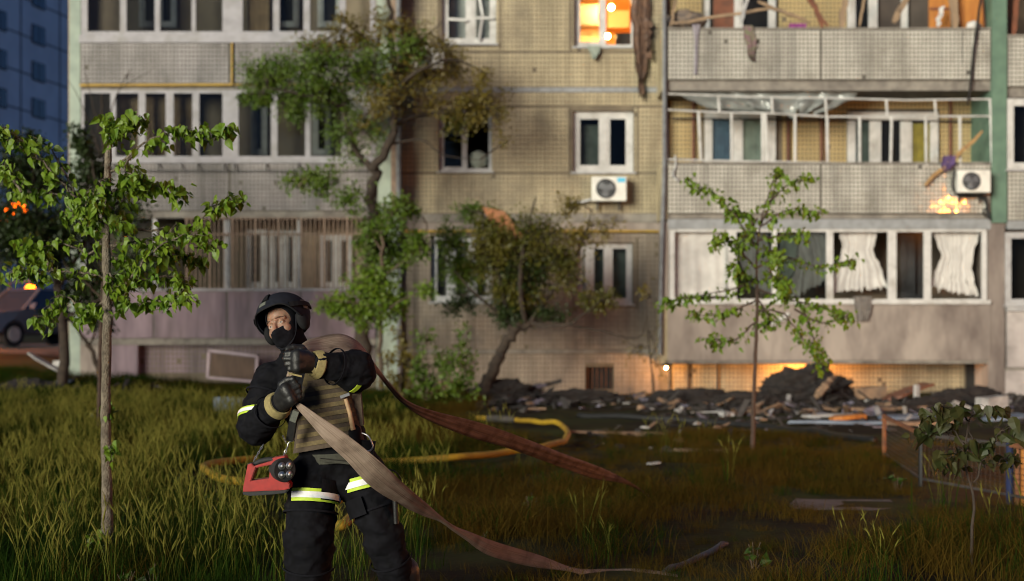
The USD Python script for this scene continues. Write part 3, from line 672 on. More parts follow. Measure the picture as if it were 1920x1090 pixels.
M['film'] = usdkit.material(stage, '/World/Looks/film', {'p': ('principled_bsdf', {'base_color': (.34, .36, .35), 'roughness': .16, 'specular_ior_level': .7}), 't': ('transparent_bsdf', {'color': (.8, .82, .8)}), 'm': ('mix_closure', {'fac': .45})}, [('p.BSDF', 'm.closure1'), ('t.BSDF', 'm.closure2')], surface='m.closure')
drape('plastic_sheet', 'sagging grey plastic film bunched under the slab of the middle right balcony', [(172, 1262, 1610), (186, 1290, 1600), (204, 1330, 1560), (212, 1420, 1530)], YR + .25, M['film'], cat='plastic sheet', folds_=7, amp=.10, seed=29, ragged=4)
def stick(name, label, a, b, w, t, mat_, y0, y1, cat='plank', rough=.012, seed=0, group=None):
    """a splintered length of timber or bar from pixel a (at y0) to pixel b (at y1)"""
    r_ = np.random.default_rng(seed + 500)
    A, B = P(*a, y0), P(*b, y1); n = 7
    d = unit_(B - A); s = np.cross(d, [0, 1, 0]); s /= np.linalg.norm(s) + 1e-9; u = np.cross(s, d)
    V = []
    for i in range(n):
        c_ = A + (B - A) * i / (n - 1) + s * r_.normal(0, rough) + u * r_.normal(0, rough)
        k = 1 if 0 < i < n - 1 else .55
        for (p, q) in ((-1, -1), (1, -1), (1, 1), (-1, 1)): V.append(c_ + s * p * w / 2 * k * r_.uniform(.9, 1.1) + u * q * t / 2)
    f = [[0, 1, 2, 3], [4 * n - 1, 4 * n - 2, 4 * n - 3, 4 * n - 4]]
    for i in range(n - 1):
        for k in range(4): f.append([4 * i + k, 4 * i + 4 + k, 4 * i + 4 + (k + 1) % 4, 4 * i + (k + 1) % 4])
    return tag(obj(name, (np.array(V), np.array(f)), mat_), label, cat, group)
def unit_(v): v = np.asarray(v, float); return v / np.linalg.norm(v)
W1, W2, W3 = M['wood_old'], M['wood_red'], M['frame_grey']
for i, (lab, a, b, w, t, mm, y0, y1) in enumerate((
    ('dark plank slanting up to the right from the middle of the top right balcony', (1543, 52), (1508, -30), .10, .03, W2, YR - .02, YR + .2),
    ('second dark plank crossing the first above the top right balcony joint', (1552, 50), (1490, -40), .07, .03, W2, YR - .05, YR + .1),
    ('long pale batten reaching across the top right balcony from the left', (1260, 44), (1452, 14), .06, .04, W1, YR - .03, YR + .1),
    ('pale grey batten sloping down to the right on the top right balcony', (1420, 4), (1520, 42), .07, .04, W1, YR + .02, YR + .1),
    ('thick weathered plank standing left of the white door on the top right balcony', (1578, 52), (1586, -30), .13, .04, W1, YR + .05, YR + .2),
    ('light splintered plank leaning right of the white door on the top right balcony', (1676, 44), (1702, -8), .12, .03, W1, YR + .02, YR + .2),
    ('short light board leaning on the orange door panel of the top right balcony', (1758, 50), (1768, 12), .09, .03, M['frame_white'], YR + .02, YR + .1),
    ('grey split post standing beside the orange door panel of the top right balcony', (1790, 54), (1786, -40), .16, .05, W1, YR + .04, YR + .1),
    ('dark stick at the far left end of the top right balcony', (1258, 50), (1272, -30), .05, .04, W1, YR - .02, YR + .2),
    ('broken white window bar hanging outward on the top right balcony', (1390, 42), (1404, -20), .07, .05, W3, YR - .02, YR + .1),
    ('thin slanting lath right of the white door on the top right balcony', (1612, 50), (1622, -20), .05, .03, W1, YR + .03, YR + .1),
    ('yellowish plank slanting across the right end of the middle right balcony', (1733, 348), (1842, 246), .07, .04, mat('plank_yellow', (.36, .22, .09), (.24, .14, .06), rough=.7, scale=6), YR - .10, YR - .06),
    ('white strip of window trim fallen aslant on the ground floor balcony front', (1446, 610), (1480, 588), .09, .02, M['frame_white'], YR - .04, YR - .04),
    ('narrow plank behind the top right balcony bars at the right edge of the picture', (1900, 70), (1908, -20), .10, .04, W2, YR + .05, YR + .1))):
    stick('plank' if 'trim' not in lab and 'bar' not in lab[:24] else 'window_trim', lab, a, b, w, t, mm, y0, y1, seed=i, cat='plank' if 'trim' not in lab and 'bar' not in lab[:24] else 'window trim')
stick('black_rod', 'long black rod hanging off the right end of the top right balcony', (1842, -20), (1814, 196), .045, .045, M['black'], YR - .1, YR - .08, cat='rod', rough=.006)
stick('black_rod', 'short thin black wire hanging beside the long rod on the top right parapet', (1805, 58), (1804, 118), .012, .012, M['black'], YR - .03, YR - .03, cat='wire', rough=.003)
dp = thing('door_panel', 'orange brown wardrobe panel standing on the top right balcony', 'panel')
obj('board', MB().pbox(1742, 1782, -60, 56, YR + .4, YR + .44), M['wood_orange'], dp); obj('rail', MB().pbox(1744, 1780, 14, 19, YR + .38, YR + .40), W2, dp)
dp = thing('door_panel', 'orange brown board slumped behind the grey post on the top right balcony', 'panel')
obj('board', MB().bar(P(1822, 56, YR + .3), P(1816, -50, YR + .35), .5, .03, up=(0, 1, 0)), M['wood_orange'], dp); obj('edge_strip', MB().bar(P(1846, 56, YR + .28), P(1838, -50, YR + .33), .03, .05, up=(0, 1, 0)), W2, dp)
# heap of junk on the left end of the top balcony
def lump(c, r, seed, sq=(1, 1, 1), amp=.35, sub=3, freq=2.2):
    s = trimesh.creation.icosphere(sub, 1.0); v = s.vertices
    n = meshkit.fbm(v * freq + seed * 7.7, 3, seed) - .5
    r2 = 1 - np.abs(2 * meshkit.noise(v * freq * 1.7 + seed) - 1)
    s.vertices = v * (1 + amp * 2 * n + amp * .4 * (r2 - .5))[:, None] * np.array(sq) * r + np.asarray(c)
    return s
tag(obj('junk_heap', lump(P(1288, 40, YR + .3), .24, 3, (1.5, .8, .8), .5), mat('junk', (.20, .15, .11), (.06, .055, .06), rough=.9, scale=9), smooth=40), 'heap of crumpled brown junk on the left end of the top right balcony', 'junk heap')
tag(obj('bundle', lump(P(1826, 52, YR + .1), .14, 5, (1.1, .8, .9), .35), M['curtain_white'], smooth=40), 'small white bundle on the right end of the top right parapet', 'bundle')
tag(obj('pillow', lump(P(897, 300, YM + .3), .20, 9, (1, .6, .95), .2), M['curtain_green'], smooth=True), 'grey green cushion on the sill of the dark middle window', 'cushion')
cab = thing('cabinet', 'pale wall cupboard on the left in the lit kitchen', 'cabinet')
obj('carcass', MB().pbox(1070, 1122, 8, 48, YM + 1.9, YM + 2.3), M['cabinet'], cab); obj('door', MB().pbox(1073, 1120, 11, 46, YM + 1.87, YM + 1.898), M['frame_white'], cab)
cab = thing('cabinet', 'pale lower cupboard under the worktop in the lit kitchen', 'cabinet')
obj('carcass', MB().pbox(1060, 1130, 62, 110, YM + 1.9, YM + 2.4), M['cabinet'], cab); obj('worktop', MB().pbox(1058, 1132, 58, 61.5, YM + 1.85, YM + 2.4), M['curtain_tan'], cab)
tag(obj('screen', MB().pbox(1154, 1184, 62, 92, YM + .7, YM + .75), M['black']), 'flat black screen standing low in the lit window', 'screen')
tag(obj('picture_board', MB().pbox(1140, 1180, 20, 52, YM + 3.1, YM + 3.15), M['cabinet']), 'pale board on the back wall of the lit kitchen', 'board')
# air conditioners
def cooler(label, a, b, c, d, y, sticker=False, brackets=True):
    t = thing('air_conditioner', label, 'air conditioner')
    x0, x1, z0, z1 = X(a, y), X(b, y), Z(d, y), Z(c, y); dep = .28
    box_ = m3.Manifold.cube([x1 - x0 - .03, dep - .03, z1 - z0 - .03]).translate([x0 + .015, y + .015, z0 + .015])
    pts = [m3.Manifold.sphere(.015, 12).translate([x, yy_, z]) for x in (x0 + .015, x1 - .015) for yy_ in (y + .015, y + dep - .015) for z in (z0 + .015, z1 - .015)]
    obj('casing', m3.Manifold.batch_hull(pts), M['casing'], t, smooth=40)
    w = x1 - x0; cx, cz, r = x0 + .40 * w, (z0 + z1) / 2, (z1 - z0) * .40
    g = np.linspace(0, 2 * np.pi, 33)
    disc = MB().tube([(cx, y + .01, cz), (cx, y - .006, cz)], r, 32); obj('fan_recess', disc, M['black'], t)
    m = MB()
    for k in range(1, 6): m.add(*tube(np.stack([cx + r * k / 5 * np.cos(g), np.full(33, y - .014), cz + r * k / 5 * np.sin(g)], 1), .005, 5, False))
    for k in range(8): m.bar((cx + r * .15 * math.cos(k * .785), y - .014, cz + r * .15 * math.sin(k * .785)), (cx + r * math.cos(k * .785), y - .014, cz + r * math.sin(k * .785)), .006, .006, up=(0, 1, 0))
    obj('fan_grille', m, M['pipe'], t)
    for k in range(3):
        an = k * 2.1 + .4; obj('fan_blade', MB().bar((cx, y - .009, cz), (cx + r * .8 * math.cos(an), y - .009, cz + r * .8 * math.sin(an)), .12, .004, up=(0, 1, 0)), M['pipe'], t)
    obj('hub', MB().tube([(cx, y - .01, cz), (cx, y - .022, cz)], r * .18, 12), M['pipe'], t)
    if sticker: obj('sticker', MB().box(x1 - .27 * w, x1 - .04 * w, y - .003, y + .004, z1 - .24 * (z1 - z0), z1 - .05 * (z1 - z0)), mat('sticker_blue', (.10, .42, .62), (.10, .40, .60), rough=.4), t)
    if brackets:
        for x in (x0 + .18 * w, x1 - .18 * w): obj('bracket', MB().box(x - .02, x + .02, y + .02, y + .45, z0 - .03, z0 - .002).box(x - .02, x + .02, y + dep + .02, y + dep + .05, z0 - .18, z0 - .03), M['metal_dark'], t)
    return t
cooler('white air conditioner with a blue sticker below the two-light window', 1110, 1175, 331, 377, YM - .42, True)
cooler('white air conditioner on the right end of the middle right balcony front', 1797, 1858, 319, 361, YR - .36)
cooler('white air conditioner half hidden by the tall tree beside the top window', 770, 832, 88, 128, YM - .42)
obj_ = tag(obj('cable', MB().tube(spline([P(1790, 318, YR - .2), P(1787, 350, YR - .2), P(1800, 366, YR - .16), P(1845, 370, YR - .1), P(1852, 395, YR - .1), P(1856, 412, YR - .1)], 5), .03, 6), M['black'], smooth=True), 'thick black cable looping under the air conditioner on the right balcony', 'cable')
tag(obj('cable', MB().tube(spline([P(1836, 366, YR - .1), P(1850, 385, YR - .12), P(1843, 400, YR - .1), P(1858, 410, YR - .05)], 5), .018, 6), M['black'], smooth=True), 'thinner black cable beside the thick one on the right balcony', 'cable')
tag(obj('hose_pipe', MB().tube(spline([P(1108, 374, YM - .2), P(1090, 379, YM - .12), P(1076, 380, YM - .1)], 4), .03, 7), M['frame_grey'], smooth=True), 'short pale pipe lagging left of the stickered air conditioner', 'pipe')
tag(obj('cable', MB().tube(spline([P(1266, 292, YR - .03), P(1267, 312, YR - .05), P(1262, 328, YR - .06), P(1272, 340, YR - .06)], 4), .02, 6), M['frame_grey'], smooth=True), 'grey hose end dangling at the left of the middle right parapet', 'hose')
# rusty sheet caught in the bush
m = MB(); V = [P(903, 388, 27.6), P(945, 396, 27.5), P(982, 445, 27.4), P(975, 456, 27.5), P(935, 442, 27.6), P(918, 415, 27.7)]
V = np.array(V + [v + np.array([0, .02, 0]) for v in V]); f = [[0, 1, 2], [0, 2, 3], [0, 3, 4], [0, 4, 5], [6, 8, 7], [6, 9, 8], [6, 10, 9], [6, 11, 10]] + [x for i in range(6) for x in ([i, (i + 1) % 6, 6 + (i + 1) % 6], [i, 6 + (i + 1) % 6, 6 + i])]
tag(obj('metal_sheet', (V, np.array(f)), mat('rust_sheet', (.30, .12, .05), (.20, .085, .04), rough=.8, scale=4)), 'bent rusty sheet caught in the crown of the leaning bush', 'metal sheet')
# loose frame on the ground at the left
fr = thing('loose_frame', 'pale wooden frame with a brown panel leaning on the left basement wall', 'frame')
m = MB(); y_ = YL - .25
for a, b in (((390, 657), (482, 668)), ((482, 668), (480, 716)), ((480, 716), (389, 708)), ((389, 708), (392, 657))): m.bar(P(*a, y_), P(*b, y_), .06, .05)
obj('frame', m, mat('frame_pink', (.50, .40, .43), (.40, .32, .35), rough=.7, scale=5), fr)
V = [P(396, 662, y_ + .01), P(478, 672, y_ + .01), P(476, 712, y_ + .01), P(394, 704, y_ + .01)]; V = np.array(V + [v + np.array([0, .02, 0]) for v in V])
obj('panel', (V, np.array([[0, 1, 2, 3], [4, 7, 6, 5], [0, 4, 5, 1], [1, 5, 6, 2], [2, 6, 7, 3], [3, 7, 4, 0]])), mat('panel_brown', (.13, .085, .06), (.09, .06, .045), rough=.8, scale=3, stretch=(6, 1, 1)), fr)

# ---------------------------------------------------------------- parked SUV behind the left corner
car = thing('parked_car', 'silver off-road car parked behind the left corner of the block', 'car')
c0 = np.array([-14.35, 42.6]); zc = float(ground_h(*c0)) + .03; fd = np.array([-.52, -.854]); ld = np.array([.854, -.52])
def cp(a, b, z): q = c0 + fd * a + ld * b; return (q[0], q[1], zc + z)
def hull(pts): return m3.Manifold.hull_points(np.array([cp(*p) for p in pts], np.float32))
M['car_paint'] = mat('car_paint', (.15, .15, .18), (.13, .13, .155), rough=.3, scale=2, metallic=.5, coat=.6)
M['car_glass'] = mat('car_glass', (.015, .018, .025), (.02, .02, .025), rough=.06, spec=.8)
sym = lambda L: L + [(a, -b, z) for a, b, z in L]
lower = hull(sym([(2.28, .70, .38), (2.32, .62, .70), (2.15, .86, .95), (1.1, .92, 1.08), (-2.2, .92, 1.05), (-2.32, .80, .55), (-2.2, .84, .35), (2.0, .90, .42)]))
for a in (1.42, -1.42): lower = lower - m3.Manifold.cylinder(2.4, .40, .40, 28, True).rotate([90, 0, math.degrees(math.atan2(ld[1], ld[0])) - 90]).translate(cp(a, 0, .36)) if True else lower
obj('body', lower, M['car_paint'], car, smooth=30)
obj('cabin', hull(sym([(1.05, .84, 1.08), (.35, .70, 1.66), (-1.95, .70, 1.70), (-2.25, .84, 1.05)])), M['car_glass'], car, smooth=20)
obj('roof', hull(sym([(.40, .72, 1.64), (.2, .66, 1.73), (-1.8, .66, 1.76), (-2.0, .72, 1.69)])), M['car_paint'], car, smooth=30)
for s in (-1, 1):
    for (a0, a1, z0, z1) in ((1.08, .36, 1.08, 1.68), (-.35, -.42, 1.08, 1.70), (-1.35, -1.4, 1.08, 1.71)):
        obj('pillar', MB().bar(cp(a0, s * .865, z0), cp(a1, s * .715, z1), .08, .05), M['car_paint'], car)
    obj('headlight', hull([(2.29, s * .66, .72), (2.20, s * .84, .74), (2.10, s * .86, .92), (2.24, s * .58, .90), (2.26, s * .6, .74)]), M['reflect'], car)
    obj('mirror', hull([(.9, s * .95, 1.1), (.9, s * 1.12, 1.1), (.82, s * 1.12, 1.28), (.82, s * .95, 1.28), (.98, s * 1.0, 1.2)]), M['car_paint'], car)
    for a in (1.42, -1.42):
        m = MB().tube([cp(a, s * .90, .36), cp(a, s * .68, .36)], .36, 24); wh = obj('wheel', m, M['black'], car, smooth=40)
        obj('rim', MB().tube([cp(a, s * .915, .36), cp(a, s * .88, .36)], .22, 16), M['frame_grey'], wh)
obj('grille', hull([(2.325, -.5, .60), (2.325, .5, .60), (2.30, -.52, .80), (2.30, .52, .80), (2.2, 0, .7)]), M['black'], car)
obj('bumper', hull(sym([(2.36, .6, .34), (2.37, .6, .52), (2.2, .88, .50), (2.2, .86, .36)])), M['pipe'], car, smooth=30)
obj('number_plate', MB().bar(cp(2.385, -.26, .44), cp(2.385, .26, .44), .11, .012), M['reflect'], car)

# ---------------------------------------------------------------- debris
r_d = np.random.default_rng(77)
def slab(name, label, px, py, w, d, h, yaw_, tilt, mat_, cat, up=0.0, jag=.18, group=None):
    """a broken flat piece lying where the pixel meets the ground"""
    g = G(px, py); n = 9
    an = np.sort(r_d.uniform(0, 2 * np.pi, n)) if jag > .3 else np.linspace(0, 2 * np.pi, n, endpoint=False) + r_d.normal(0, .12, n)
    sq = np.maximum(np.abs(np.cos(an)), np.abs(np.sin(an)))
    rad = (1 / sq) * (1 + r_d.normal(0, jag * .4, n))
    base = np.stack([rad * np.cos(an) * w / 2, rad * np.sin(an) * d / 2, np.zeros(n)], 1)
    V = np.vstack([base, base * [.97, .97, 1] + [0, 0, h]])
    V[:, 2] += (V[:, 0] / w) * tilt * w + (meshkit.noise(V * 5) - .5) * .03
    V[:, 2] -= V[:n, 2].min() - up
    c_, s_ = math.cos(yaw_), math.sin(yaw_)
    V = np.stack([V[:, 0] * c_ - V[:, 1] * s_, V[:, 0] * s_ + V[:, 1] * c_, V[:, 2]], 1) + g
    f = [[0, i + 1, i] for i in range(1, n - 1)] + [[n, n + i, n + i + 1] for i in range(1, n - 1)] + [x for i in range(n) for x in ([i, (i + 1) % n, n + (i + 1) % n], [i, n + (i + 1) % n, n + i])]
    return tag(obj(name, (V, np.array(f)), mat_), label, cat, group)
def heap(name, label, px, py, r, sq, seed, mat_, cat, amp=.35, up=.3):
    g = G(px, py) + [0, 0, r * sq[2] * up]
    return tag(obj(name, lump(g, r, seed, sq, amp, 5, 3.4), mat_, smooth=45), label, cat)
M['deb_blue'] = mat('deb_blue', (.15, .20, .27), (.09, .12, .17), rough=.6, scale=4)
M['deb_white'] = mat('deb_white', (.38, .37, .36), (.20, .19, .185), rough=.7, scale=5, dirt=(.22, .18, .15), dscale=4)
M['deb_tan'] = mat('deb_tan', (.26, .165, .10), (.14, .09, .06), rough=.8, scale=5, dirt=(.15, .11, .08), dscale=3)
M['deb_grey'] = mat('deb_grey', (.060, .054, .050), (.032, .029, .028), rough=.9, scale=6)
M['deb_dark'] = mat('deb_dark', (.022, .017, .015), (.012, .010, .010), rough=.9, scale=5, bump=.4, bscale=20)
M['deb_lilac'] = mat('deb_lilac', (.17, .155, .20), (.10, .09, .12), rough=.8, scale=6)
heap('charred_heap', 'big dark rounded heap of charred upholstery below the right balcony', 1512, 754, .68, (1.25, .7, .66), 4, M['deb_dark'], 'charred heap', .40, .5)
tag(obj('torn_strip', MB().tube(spline([P(1530, 745, 27.0), P(1545, 728, 26.9), P(1556, 714, 27.0), P(1566, 706, 27.2)], 4), [.05, .06, .09, .08, .07, .09, .06, .05, .07, .05, .03, .05, .02][:13], 6), M['deb_tan']), 'pale torn strip lying across the charred heap', 'torn cloth')
for i, a in enumerate((
    ('foam_block', 'pale block lying right of the charred heap', 1632, 748, .75, .4, .22, .1, .05, M['deb_tan'], 'block'),
    ('board', 'long pinkish board in front of the pale block right of the heap', 1665, 770, 1.5, .35, .05, .15, .02, M['deb_tan'], 'board'),
    ('board', 'white board lying in front of the charred heap', 1555, 783, .85, .4, .04, -.1, .03, M['deb_white'], 'board'),
    ('board', 'long blue grey strip in front of the white board by the heap', 1600, 796, 1.9, .14, .04, -.12, .0, M['deb_blue'], 'board'),
    ('panel', 'orange tan panel lying between the white board and the fence', 1590, 789, .55, .3, .06, .2, .08, M['wood_orange'], 'panel'),
    ('panel', 'pale blue panel lying by the rusty fence post', 1700, 786, .9, .5, .04, .2, .03, M['deb_blue'], 'panel'),
    ('board', 'pinkish board lying beyond the rusty fence rail', 1730, 798, 1.0, .3, .05, -.2, .04, M['deb_tan'], 'board'),
    ('panel', 'dark red brown panel tilted up beneath the orange lit wall', 1700, 752, .95, .5, .05, .3, .30, M['wood_red'], 'panel'),
    ('board', 'narrow white batten standing askew right of the dark red panel', 1718, 760, .1, .08, .34, .3, .0, M['deb_white'], 'board'),
    ('sheet', 'light grey sheet lying at the wall left of the right edge', 1800, 762, .9, .5, .03, -.1, .05, M['deb_white'], 'sheet'),
    ('sheet', 'pale blue sheet lying by the right edge beyond the dark sapling', 1890, 788, .8, .5, .03, .3, .08, M['deb_blue'], 'sheet'),
    ('panel', 'lilac grey panel in the debris right of the leaning bush trunk', 985, 742, .8, .5, .05, .3, .25, M['deb_lilac'], 'panel'),
    ('panel', 'grey slab heaped behind the lilac panel by the leaning bush', 1020, 738, .8, .45, .08, -.2, .30, M['deb_grey'], 'panel'),
    ('sheet', 'small white sheet at the foot of the wall under the cellar hatch', 1128, 746, .4, .25, .03, .1, .1, M['deb_white'], 'sheet'),
    ('sheet', 'crumpled lilac sheet at the wall corner under the glowing bulb', 1262, 754, .55, .35, .06, .4, .15, M['deb_lilac'], 'sheet'),
    ('board', 'long pale lath on the bare earth beside the yellow hose', 1150, 815, 1.3, .12, .03, -.06, .0, M['deb_tan'], 'board'),
    ('board', 'dull pink lath in the grass left of the right sapling', 1320, 848, .75, .10, .03, .05, .0, M['deb_tan'], 'board'),
    ('sheet', 'small bright scrap lying in the middle of the lawn', 1225, 872, .14, .1, .02, .2, .1, M['deb_white'], 'scrap'),
    ('panel', 'bluish white panel standing tilted in the grass behind the firefighter\'s elbow', 422, 790, .34, .06, .34, -.05, .0, M['deb_blue'], 'panel'),
    ('panel', 'second narrower bluish panel close behind the firefighter\'s elbow', 448, 788, .18, .05, .32, .1, .0, M['deb_blue'], 'panel'),
    ('sheet', 'blue sheet lying in the debris at the left beyond the lawn', 85, 728, .95, .6, .05, .1, .12, M['deb_blue'], 'sheet'),
    ('board', 'white board propped diagonally on the blue sheet at the left', 95, 712, 1.05, .18, .04, -.3, -.45, M['deb_white'], 'board'),
    ('metal_sheet', 'dark bent metal sheet at the left edge catching orange light', 20, 772, .55, .5, .05, .1, .22, mat('dark_metal', (.05, .05, .055), (.04, .04, .045), rough=.25, metallic=.6), 'metal sheet'),
    ('pole', 'long grey bar lying in the grass at the left edge', 40, 780, .95, .035, .03, .06, .0, M['frame_grey'], 'pole'),
    ('concrete_block', 'pale broken block leaning at the left corner of the building', 140, 676, .42, .3, .75, .2, .0, M['concrete'], 'block'),
    ('bag', 'crumpled white bag beside the broken block at the left corner', 112, 690, .35, .25, .16, .2, .1, M['deb_white'], 'bag'),
    ('stone', 'pale lump of rubble in the grass left of the firefighter', 338, 858, .16, .12, .12, .2, .1, M['deb_tan'], 'stone'),
    ('concrete_slab', 'flat worn concrete slab lying in the grass left of the fence', 1585, 946, .95, .75, .012, .1, .0, mat('slab_pale', (.12, .10, .098), (.07, .06, .058), rough=.9, scale=5, dirt=(.05, .04, .035), dscale=3, bump=.4), 'slab'),
    ('bag', 'crumpled translucent bag in the debris at the right edge', 1860, 775, .45, .35, .25, .2, .1, M['deb_white'], 'bag'),
    ('brick_lump', 'reddish lump of masonry in the weeds left of the leaning bush', 840, 742, .45, .35, .28, .2, .1, mat('masonry', (.27, .13, .09), (.18, .10, .08), rough=.9, scale=7), 'rubble lump'))):
    slab(*a[:4], *a[4:9], *[a[9]], a[10], jag=.14, up=-.022 if a[0] == 'concrete_slab' else 0.0)
for i, (lab, px, py, r_, sq) in enumerate((
    ('low dark mound of rubble at the foot of the wall beside the leaning bush', 945, 748, .5, (1.3, .7, .5)), ('dark mound of rubble under the cellar hatch', 1090, 752, .42, (1.6, .6, .38)), ('dark mound of rubble below the left end of the right balconies', 1300, 756, .46, (1.7, .6, .42)),
    ('dark mound of rubble between the charred heap and the sapling trunk', 1400, 760, .40, (1.4, .6, .45)), ('dark mound of rubble beside the black cellar door', 1815, 762, .42, (1.5, .6, .55)), ('dark mound of rubble at the left edge of the lawn near the corner', 60, 742, .40, (1.5, .7, .5)), ('dark mound of rubble right of the dark red panel', 1760, 770, .34, (1.6, .6, .5)))):
    heap('rubble_mound', lab, px, py, r_, sq, 20 + i, M['deb_dark'], 'rubble mound', .42, .35)
# small fragments nobody could count
V, Fc, n0 = [], [], 0
def scatter_px():
    while True:
        k = r_d.random()
        if k < .62: yield r_d.uniform(1235, 1930), r_d.triangular(744, 755, 812)
        elif k < .82: yield r_d.uniform(905, 1235), r_d.triangular(741, 746, 775)
        elif k < .94: yield r_d.uniform(10, 340), r_d.triangular(688, 718, 748)
        else: yield r_d.uniform(1100, 1500), r_d.uniform(790, 850)
mats_ = ['deb_white', 'deb_grey', 'deb_tan', 'deb_grey', 'deb_dark', 'deb_dark', 'deb_dark', 'deb_grey', 'deb_dark', 'deb_dark', 'deb_lilac', 'deb_dark']
bins = {k: MB() for k in set(mats_)}
for i, (px, py) in zip(range(1250), scatter_px()):
    g = G(px, py); s = min(r_d.gamma(2.0, .03) + .02, .11) * (1 if g[1] > 23 else .6)
    kind_ = r_d.random()
    if kind_ < .45:
        m = trimesh.creation.box([s * r_d.uniform(1.5, 7), s * r_d.uniform(.3, 1.2), s * r_d.uniform(.12, .4)]); R_ = trimesh.transformations.euler_matrix(r_d.normal(0, .3), r_d.normal(0, .35), 0)[:3, :3]
        v = (m.vertices * r_d.uniform(.8, 1.2, m.vertices.shape)) @ R_.T + [0, 0, s * .25]
    else:
        m = trimesh.creation.icosphere(1, s); v = m.vertices * [r_d.uniform(.6, 2.0), r_d.uniform(.6, 1.5), r_d.uniform(.3, .9)]
        v = v * (1 + .7 * (r_d.random(len(v)) - .5))[:, None]
    a = r_d.uniform(0, 6.28); c_, s_ = math.cos(a), math.sin(a)
    v = np.stack([v[:, 0] * c_ - v[:, 1] * s_, v[:, 0] * s_ + v[:, 1] * c_, v[:, 2] + s * .1], 1) + g
    bins[mats_[r_d.integers(len(mats_))]].add(v, m.faces)
for k, b in bins.items():
    tag(obj('rubble', b, M[k]), f'scattered {dict(deb_white="white", deb_grey="grey", deb_tan="tan", deb_lilac="lilac", deb_dark="dark burnt")[k]} fragments strewn along the foot of the building', 'rubble', kind='stuff')
# ---------------------------------------------------------------- hoses on the ground
HOSE_PATHS = []
def ground_tube(name, label, pix, r, mat_, lift=.0, n=10, cat='hose', extra=()):
    pts = spline([G(a, b) for a, b in pix], n)
    for p in pts: p[2] = float(ground_h(p[0], p[1])) + r * .8 + lift
    HOSE_PATHS.append(pts)
    return pts
pts = ground_tube('', '', [(700, 884), (760, 882), (860, 874), (960, 862), (1025, 852), (1062, 834), (1058, 815), (1010, 804), (966, 799)], .055, None, lift=.05)
hz_ = thing('yellow_hose', 'yellow fire hose lying in a loop on the grass behind the firefighter', 'fire hose')
M['hose_yellow'] = mat('hose_yellow', (.40, .25, .014), (.26, .15, .012), rough=.6, scale=5, dirt=(.20, .12, .03), dscale=6, bump=.2, bscale=150)
obj('hose_line', tube(pts, .037, 12), M['hose_yellow'], hz_, smooth=True)
pts = ground_tube('', '', [(895, 796), (915, 797)], .06, None, lift=.05); obj('hose_line', tube(pts, .039, 12), M['hose_yellow'], hz_, smooth=True)
pts = ground_tube('', '', [(914, 797), (940, 798), (966, 799)], .06, None, lift=.05); obj('coupling', tube(pts, .054, 12), M['deb_grey'], hz_, smooth=True)
pts = ground_tube('', '', [(660, 1002), (640, 1020), (618, 1012), (600, 985), (640, 960), (560, 938), (470, 932), (400, 918), (382, 900), (420, 890), (480, 884)], .045, None, lift=.09)
hz2 = thing('yellow_hose', 'yellow fire hose looping through the grass left of the firefighter\'s legs', 'fire hose')
obj('hose_line', tube(pts, .036, 12), M['hose_yellow'], hz2, smooth=True)
pts = ground_tube('', '', [(1404, 984), (1384, 998), (1366, 1016), (1340, 1036), (1300, 1056), (1240, 1074), (1195, 1086)], .02, None); pts[0:26, 2] -= np.linspace(.22, 0, 26); pts[-14:, 2] -= np.linspace(0, .16, 14)
tag(obj('grey_hose', tube(pts, .022, 9), mat('hose_grey', (.075, .078, .095), (.045, .045, .055), rough=.7, scale=8), smooth=True), 'dusty grey hose lying in the grass where the brown hose meets the ground', 'hose')
pts = ground_tube('', '', [(1085, 784), (1200, 788), (1350, 798), (1480, 812), (1640, 832)], .05, None)
tag(obj('black_hose', tube(pts, .05, 9), M['black'], smooth=True), 'long black hose lying across the bare earth below the building', 'hose')
# ---------------------------------------------------------------- low fence at the right
fe = thing('low_fence', 'low rusty fence with wire mesh panels at the lower right', 'fence')
def fpt(px, py, z): g = G(px, py); return g + [0, 0, z]
A, B, C_, D_ = (1658, 862), (1727, 912), (1893, 944), (1921, 948)
H_ = .48
M['post_blue'] = mat('post_blue', (.012, .02, .07), (.01, .014, .04), rough=.8)
for (q, mm, r) in ((A, 'rust', .025), (B, 'black', .026), (C_, 'post_blue', .03), ((1908, 946), 'rust', .024), (D_, 'wood_orange', .03)):
    obj('post', MB().tube([fpt(*q, -.1), fpt(*q, H_ + .02)], r, 8), M[mm], fe)
for a, b in ((A, B), (B, C_), (C_, (2100, 985))):
    obj('rail', MB().bar(fpt(*a, H_), fpt(*b, H_), .035, .03), M['rust'] if a != B else M['metal_dark'], fe)
    obj('rail', MB().bar(fpt(*a, .07), fpt(*b, .07), .02, .02), M['metal_dark'], fe)
    m = MB(); n = 20
    pa, pb = fpt(*a, 0), fpt(*b, 0)
    for i in range(1, n):
        q = pa + (pb - pa) * i / n; m.tube([q + [0, 0, .07], q + [0, 0, H_]], .002, 4, False)
    for k in range(1, 8): m.tube([pa + [0, 0, .07 + .046 * k], pb + [0, 0, .07 + .046 * k]], .0018, 4, False)
    obj('wire_mesh', m, M['black'], fe, kind='stuff')
